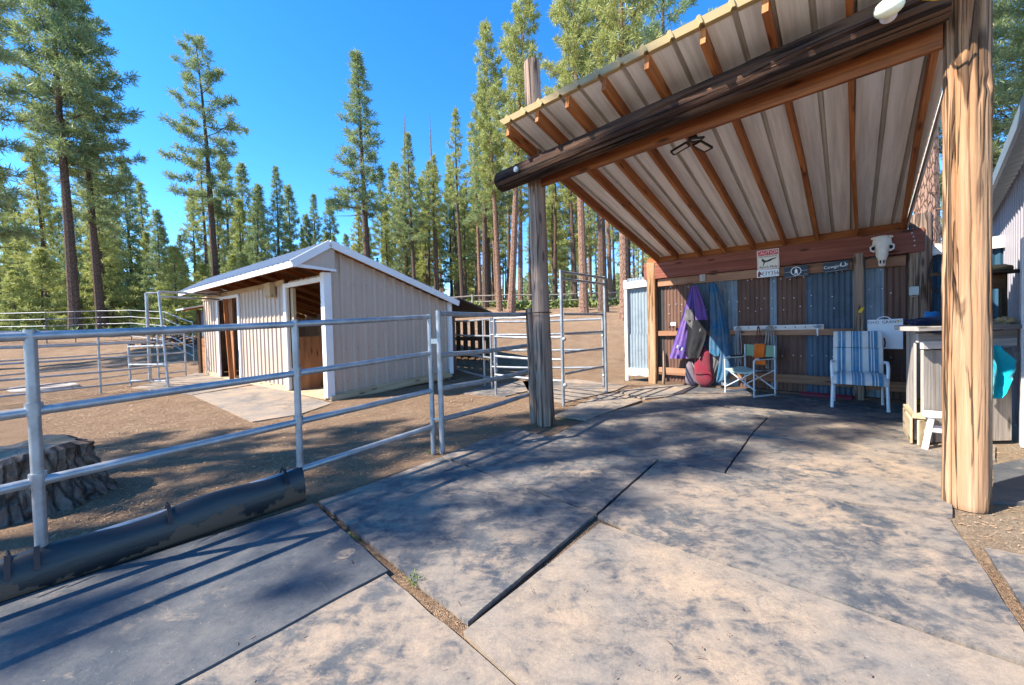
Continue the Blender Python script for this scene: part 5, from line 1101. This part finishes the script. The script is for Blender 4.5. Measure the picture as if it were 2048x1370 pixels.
PR = {
 'tallA': pine(1, 24, 10.5, 2.9, 95, 'pond', 12, 16, .46, .042, snag_low=14),
 'tallB': pine(2, 24, 8.0, 2.6, 105, 'pond', 11, 16, .46, .042, snag_low=10),
 'slim': pine(3, 22, 8.5, 1.9, 85, 'cone', 12, 14, .42, .042, snag_low=10),
 'coneA': pine(4, 16, 2.6, 2.2, 100, 'cone', 11, 12, .40, .05, needle='needle'),
 'coneB': pine(5, 15, 1.5, 2.0, 95, 'cone', 11, 12, .40, .05, needle='needle_y'),
 'coneC': pine(6, 17, 4.0, 1.8, 85, 'cone', 11, 12, .40, .05, needle='needle_y', snag_low=6),
 'snag': pine(7, 19, 5.0, 1.5, 80, 'col', 9, 12, .38, .05, needle='needle_y', dead=.30, bark='bark_red'),
 'pole': pine(8, 22, 11, 1.6, 52, 'cone', 11, 12, .42, .048, bark='bark', snag_low=18, needle='needle_y'),
 'poleB': pine(18, 21, 8, 1.4, 60, 'col', 10, 11, .40, .048, bark='bark_red', snag_low=14, needle='needle_y'),
 'redpine': pine(9, 24, 9.5, 2.0, 105, 'pond', 13, 16, .42, .04, bark='bark_red', snag_low=12, r0=.30, needle='needle_y'),
 'broad': pine(10, 20, 5.0, 3.3, 90, 'pond', 14, 22, .44, .03, snag_low=8),
 'dense': pine(11, 15, 1.6, 3.2, 120, 'cone', 17, 22, .42, .03, needle='needle'),
 'bushy': pine(12, 8, .3, 1.9, 70, 'cone', 12, 12, .36, .05, needle='needle_y'),
 'sparse': pine(13, 24, 9, 2.6, 56, 'pond', 12, 17, .48, .042, snag_low=14),
}
def tree(kind, x, y, h, label, group=None, rz=None, lean=(0, 0), z=None, sxy=1.0, name='pine_tree'):
    tm_, cm_, H = PR[kind]; e = bpy.data.objects.new(name, None); COL.objects.link(e); s = h/H
    e.location = (x, y, (ground_z(x, y) if z is None else z)-.05); e.scale = (s*sxy, s*sxy, s); e.rotation_euler = (lean[0], lean[1], random.uniform(0, 6.28) if rz is None else rz)
    for nme, me in (('trunk', tm_), ('crown', cm_)): o = bpy.data.objects.new(nme, me); COL.objects.link(o); o.parent = e
    tag(e, label, 'tree', group); return e
def tree_px(kind, pxb, y, pytop, label, group=None, **k):
    p = dp(pxb, 640, y); gz = ground_z(p.x, y); top = dp(pxb, pytop, y).z; return tree(kind, p.x, y, top-gz, label, group, **k)
# named pines
tree('broad', -20.0, 14.2, 16.5, 'pine cut by the left frame edge with drooping dark boughs', None, sxy=.95)
tree_px('tallA', 150, 22, -90, 'tallest left pine with the thickest straight dark trunk', sxy=1.02)
tree_px('tallB', 203, 24.5, 20, 'tall pine just right of the thickest left trunk, leaning slightly', lean=(0, -.06), sxy=.95)
tree_px('sparse', 440, 30, 78, 'tall open crowned pine standing alone behind the left half of the stable roof', lean=(0, -.05), sxy=1.05)
tree_px('pole', 418, 33, 300, 'slimmer pine close behind the open crowned pine')
tree_px('slim', 742, 36, 112, 'single pointed pine rising behind the right slope of the stable roof', lean=(0, -.03), sxy=1.2)
tree_px('snag', 812, 40, 225, 'dead topped pine left of the other dead topped one', sxy=1.1, lean=(0, -.03))
tree_px('snag', 876, 42, 225, 'dead topped pine right of the other dead topped one', sxy=.9, rz=2)
tree_px('redpine', 1022, 23, -30, 'tall red barked pine with the longest crown left of the log post', lean=(0, -.075), sxy=.95)
tree_px('redpine', 1000, 25.5, 60, 'red barked pine touching the longest crowned one', lean=(0, -.04), rz=1, sxy=.8)
tree_px('slim', 972, 29, 170, 'grey barked pine left of the two red barked pines', lean=(0, -.02), sxy=1.2)
tree_px('redpine', 1168, 21, -120, 'grey red trunk with tall crown rising just right of the log post', rz=3, sxy=.95)
tree_px('sparse', 1207, 23, -150, 'tall pine with its crown over the roof edge, second trunk right of the log post', sxy=1.0)
tree_px('redpine', 1250, 16.5, -250, 'thick red barked trunk left of the corrugated screen', rz=4, sxy=.9)
tree_px('sparse', 1330, 27, -160, 'tall pine whose crown tops the roof edge to the right', sxy=.9)
p = dp(1852, 500, 9.2); tree('redpine', p.x, p.y, 20, 'rough red trunk rising behind the corner post of the shelter', None, 1.0, (0, -.03), 0, 1.0)
tree('broad', 14.6, 10.2, 13, 'bright green pine filling the gap right of the big sunlit post', None, sxy=.8, z=0)
tree('broad', 19.5, 14.5, 16, 'second dense green pine above the metal shed roof', None, 2.0, sxy=1.15, z=.3)
tree('broad', 12.5, 14.5, 18, 'broad pine behind the corner of shelter and metal shed', None, sxy=.9, z=.5)
# skyline pines behind the stable (x, depth, top)
sk_ = [(15, 44, 335, 'coneC'), (55, 40, 470, 'coneB'), (100, 42, 285, 'slim'), (128, 38, 420, 'coneA'), (232, 40, 360, 'coneA'), (268, 43, 330, 'coneA'), (292, 47, 365, 'coneC'), (335, 45, 455, 'coneA'), (368, 47, 470, 'slim'), (395, 50, 380, 'coneB'), (462, 45, 310, 'coneC'), (490, 48, 330, 'coneA'), (530, 52, 400, 'coneA'), (560, 50, 335, 'slim'), (585, 53, 372, 'coneA'), (618, 55, 430, 'coneA'), (638, 56, 390, 'slim'), (668, 55, 400, 'coneA'), (700, 54, 470, 'coneA'), (770, 52, 340, 'slim'), (795, 50, 330, 'coneA'), (850, 50, 360, 'coneB'), (905, 52, 355, 'coneA'), (930, 48, 400, 'coneB'), (955, 45, 330, 'slim'), (1090, 48, 330, 'slim'), (1110, 45, 360, 'coneC')]
for x, y, tp, kd in sk_:
    tree_px(kd, x, y, tp, 'mid green pine in the row of pointed pines behind the stable' if 320 < x < 760 else ('mid green pine in the row behind the left paddock' if x <= 320 else 'mid green pine in the row behind the dead topped pines'), 'pointed pines in the middle distance')
rg = random.Random(99); cnt = 0; used = []
zones = [(-1.62, -.52, 27, 75, 62, ('coneA', 'coneB', 'coneC', 'coneA', 'pole'), (8.5, 13.5), 'slender pine in the shaded wood left of the stable', 'pines of the left wood'),
         (-.52, -.22, 40, 80, 34, ('coneA', 'coneB', 'coneC', 'slim'), (8, 12), 'small pine low in the wood directly behind the stable', 'pines of the middle wood'),
         (-.25, .45, 30, 85, 84, ('pole', 'pole', 'poleB', 'slim', 'poleB', 'coneC'), (12, 19), 'slim trunked pine in the open wood up the slope', 'pines of the slope wood'),
         (.4, 1.7, 26, 60, 26, ('coneA', 'slim', 'coneC', 'dense'), (14, 20), 'pine standing in the wood behind the shelter', 'pines behind the shelter')]
for t0, t1, y0, y1, n, kinds, hr, lb_, gr_ in zones:
    k = 0; tries = 0
    while k < n and tries < 4000:
        tries += 1; y = lerp(y0, y1, rg.random()**1.1); x = y*rg.uniform(t0, t1)
        if any((x-a)**2+(y-b)**2 < 2.2 for a, b in used): continue
        used.append((x, y)); tree(rg.choice(kinds), x, y, rg.uniform(*hr), lb_, gr_, rg.uniform(0, 6.28), (rg.uniform(-.03, .03), rg.uniform(-.05, .02)), None, rg.uniform(.8, 1.2)); k += 1
# saplings and brush under the left pines
for k in range(26):
    y = rg.uniform(23, 34); x = y*rg.uniform(-1.5, -.55)
    tree('bushy', x, y, rg.uniform(2.5, 6), 'bushy young pine growing under the tall left pines', 'young pines of the left wood', rg.uniform(0, 6), (0, 0), None, 1.15, 'young_pine')
# pines standing outside the picture on the sun side; they dapple the yard
for k, (x, y, h, kd) in enumerate([(-12.6, .75, 16.5, 'slim'), (-12.3, -.7, 18, 'pole')]):
    tree(kd, x, y, h, 'pine standing beyond the left frame edge on the sunny side of the yard', 'pines on the sunny side', 1.1*k, (0, 0), 0, (.8, 1.0)[k])
# far wood as one mass
rng = np.random.default_rng(5); cen = []; dr = []
for k in range(280):
    y = rng.uniform(88, 130); x = y*rng.uniform(-1.7, 1.7); h = rng.uniform(6, 10.5); gz = ground_z(x, y)
    for j in range(60):
        f = rng.random()**1.3; a = rng.uniform(0, 6.28); r = (1-f)*2.6*rng.uniform(.3, 1); cen.append((x+r*math.cos(a), y+r*math.sin(a), gz+.3+f*h)); dr.append((math.cos(a)*.7, math.sin(a)*.7, .3))
V = tufts_mesh(cen, dr, 7, 1.3, .35, rng); me = bpy.data.meshes.new('distant_wood'); me.from_pydata(V.tolist(), [], np.arange(len(V)).reshape(-1, 4).tolist()); me.materials.append(M['needle'])
o = bpy.data.objects.new('distant_wood', me); COL.objects.link(o); tag(o, 'distant mass of pine wood closing the view', 'wood', None, 'stuff')
# undergrowth on the slope
cen = []; dr = []
for k in range(2600):
    y = rng.uniform(25.5, 36); x = y*rng.uniform(-.2, .42)
    if noise.noise(Vector((x*.35, y*.5, 0))) < -.05: continue
    cen.append((x, y, ground_z(x, y)+rng.uniform(.05, .35))); dr.append((0, 0, .8))
for k in range(2600):
    y = rng.uniform(21, 34); x = y*rng.uniform(-1.6, -.5)
    if noise.noise(Vector((x*.3, y*.4, 5))) < .0: continue
    cen.append((x, y, ground_z(x, y)+rng.uniform(.05, .4))); dr.append((0, 0, .8))
V = tufts_mesh(cen, dr, 7, .34, .12, rng); me = bpy.data.meshes.new('undergrowth'); me.from_pydata(V.tolist(), [], np.arange(len(V)).reshape(-1, 4).tolist()); me.materials.append(M['leaf'])
o = bpy.data.objects.new('undergrowth', me); COL.objects.link(o); tag(o, 'low green undergrowth along the forest edge', 'undergrowth', None, 'stuff')
# brush mound by the far paddock
p = dp(352, 640, 17.5); gz = ground_z(p.x, p.y); m = MB(); rg2 = random.Random(4)
for k in range(140):
    a = Vector((p.x+rg2.uniform(-1.6, 1.6), p.y+rg2.uniform(-.7, .7), gz)); h = .75*math.exp(-((a.x-p.x)/1.1)**2); a.z += rg2.uniform(0, h); d = Vector((rg2.uniform(-1, 1), rg2.uniform(-.5, .5), rg2.uniform(-.15, .3))); m.tube([a, a+d*.35, a+d*.7+Z*.03], [.03, .022, .008], 4)
tag(m.build('brush_pile', M['bark'], None), 'heap of dark brush beyond the annex stall', 'brush pile')
# concrete ring half buried left
q = gp(90, 778); cr = MB(); cr.tube([q+Vector((.62*math.cos(k*math.pi/12), .42*math.sin(k*math.pi/12), .02)) for k in range(25)], .07, 8); tag(cr.build('water_basin', M['greyboard'], None, True), 'half buried pale ring basin in the left paddock', 'basin')

# wood chips and twigs strewn on the earth
m = MB(); rg3 = random.Random(12)
def chip(x, y, z, s):
    a = rg3.uniform(0, 6.28); l = s*rg3.uniform(.5, 1.6); w_ = s*rg3.uniform(.2, .5); d = Vector((math.cos(a), math.sin(a), rg3.uniform(-.25, .25)))*l/2; e = Vector((-math.sin(a), math.cos(a), rg3.uniform(-.3, .3)))*w_/2; c = Vector((x, y, z+abs(d.z)+abs(e.z)+.002)); m.face([c-d-e, c+d-e*.8, c+d*.9+e, c-d+e])
for k in range(24000):
    y = 2.2+9*rg3.random()**1.5; x = rg3.uniform(-1.25, .25)*y
    q = Vector((x, y, 0)); 
    if (q-P1).dot(nrm) > -.03 and (q-P1).dot(D1) < 2.65: continue
    if (q-LP).dot(DA) > -.35 and y < 6.2 and (q-G0).dot(nrm) > -.1: continue
    qs = q-SC; 
    if -.05 < qs.dot(SU) < 3 and 0 < qs.dot(SV) < 7.7: continue
    chip(x, y, ground_z(x, y), .010+.0023*y)
for k in range(2600):
    x = rg3.uniform(2.7, 5.2); y = rg3.uniform(1.4, 3.6)
    if x < 1.10*y+.12: continue
    chip(x, y, 0, .018)
tag(m.build('wood_chips', M['chip'], None), 'wood chips and bark bits strewn over the bare earth', 'wood chips', None, 'stuff')
m = MB()
for k in range(260):
    px, py = rg3.uniform(300, 2000), rg3.uniform(870, 1360)
    q = gp(px, py, .036); chip(q.x, q.y, .026, rg3.choice((.005, .006, .008, .011)))
    if k % 22 == 0: a = rg3.uniform(0, 3.14); q.z = .0285; d = Vector((math.cos(a), math.sin(a), .0))*rg3.uniform(.008, .022); m.tube([q-d, q+d*.3+Z*.002, q+d], .0013, 4)
tag(m.build('twigs', M['bark'], None), 'scattered twigs and crumbs of bark on the rubber mats', 'litter', None, 'stuff')
# tufts of grass in the seams
cen = []; dr = []
for px, py, n in ((700, 1078, 10), (838, 1168, 20), (826, 1160, 10), (1128, 838, 22), (1140, 835, 16), (862, 906, 12)):
    for k in range(n): q = gp(px+rg3.uniform(-9, 9), py+rg3.uniform(-4, 4), .004); cen.append(tuple(q)); dr.append((0, 0, 1.6))
V = tufts_mesh(cen, dr, 4, .04, .004, rng); me = bpy.data.meshes.new('seam_grass'); me.from_pydata(V.tolist(), [], np.arange(len(V)).reshape(-1, 4).tolist()); me.materials.append(M['leaf'])
o = bpy.data.objects.new('seam_grass', me); COL.objects.link(o); tag(o, 'thin grass sprouting in the seams between the mats', 'grass', None, 'stuff')
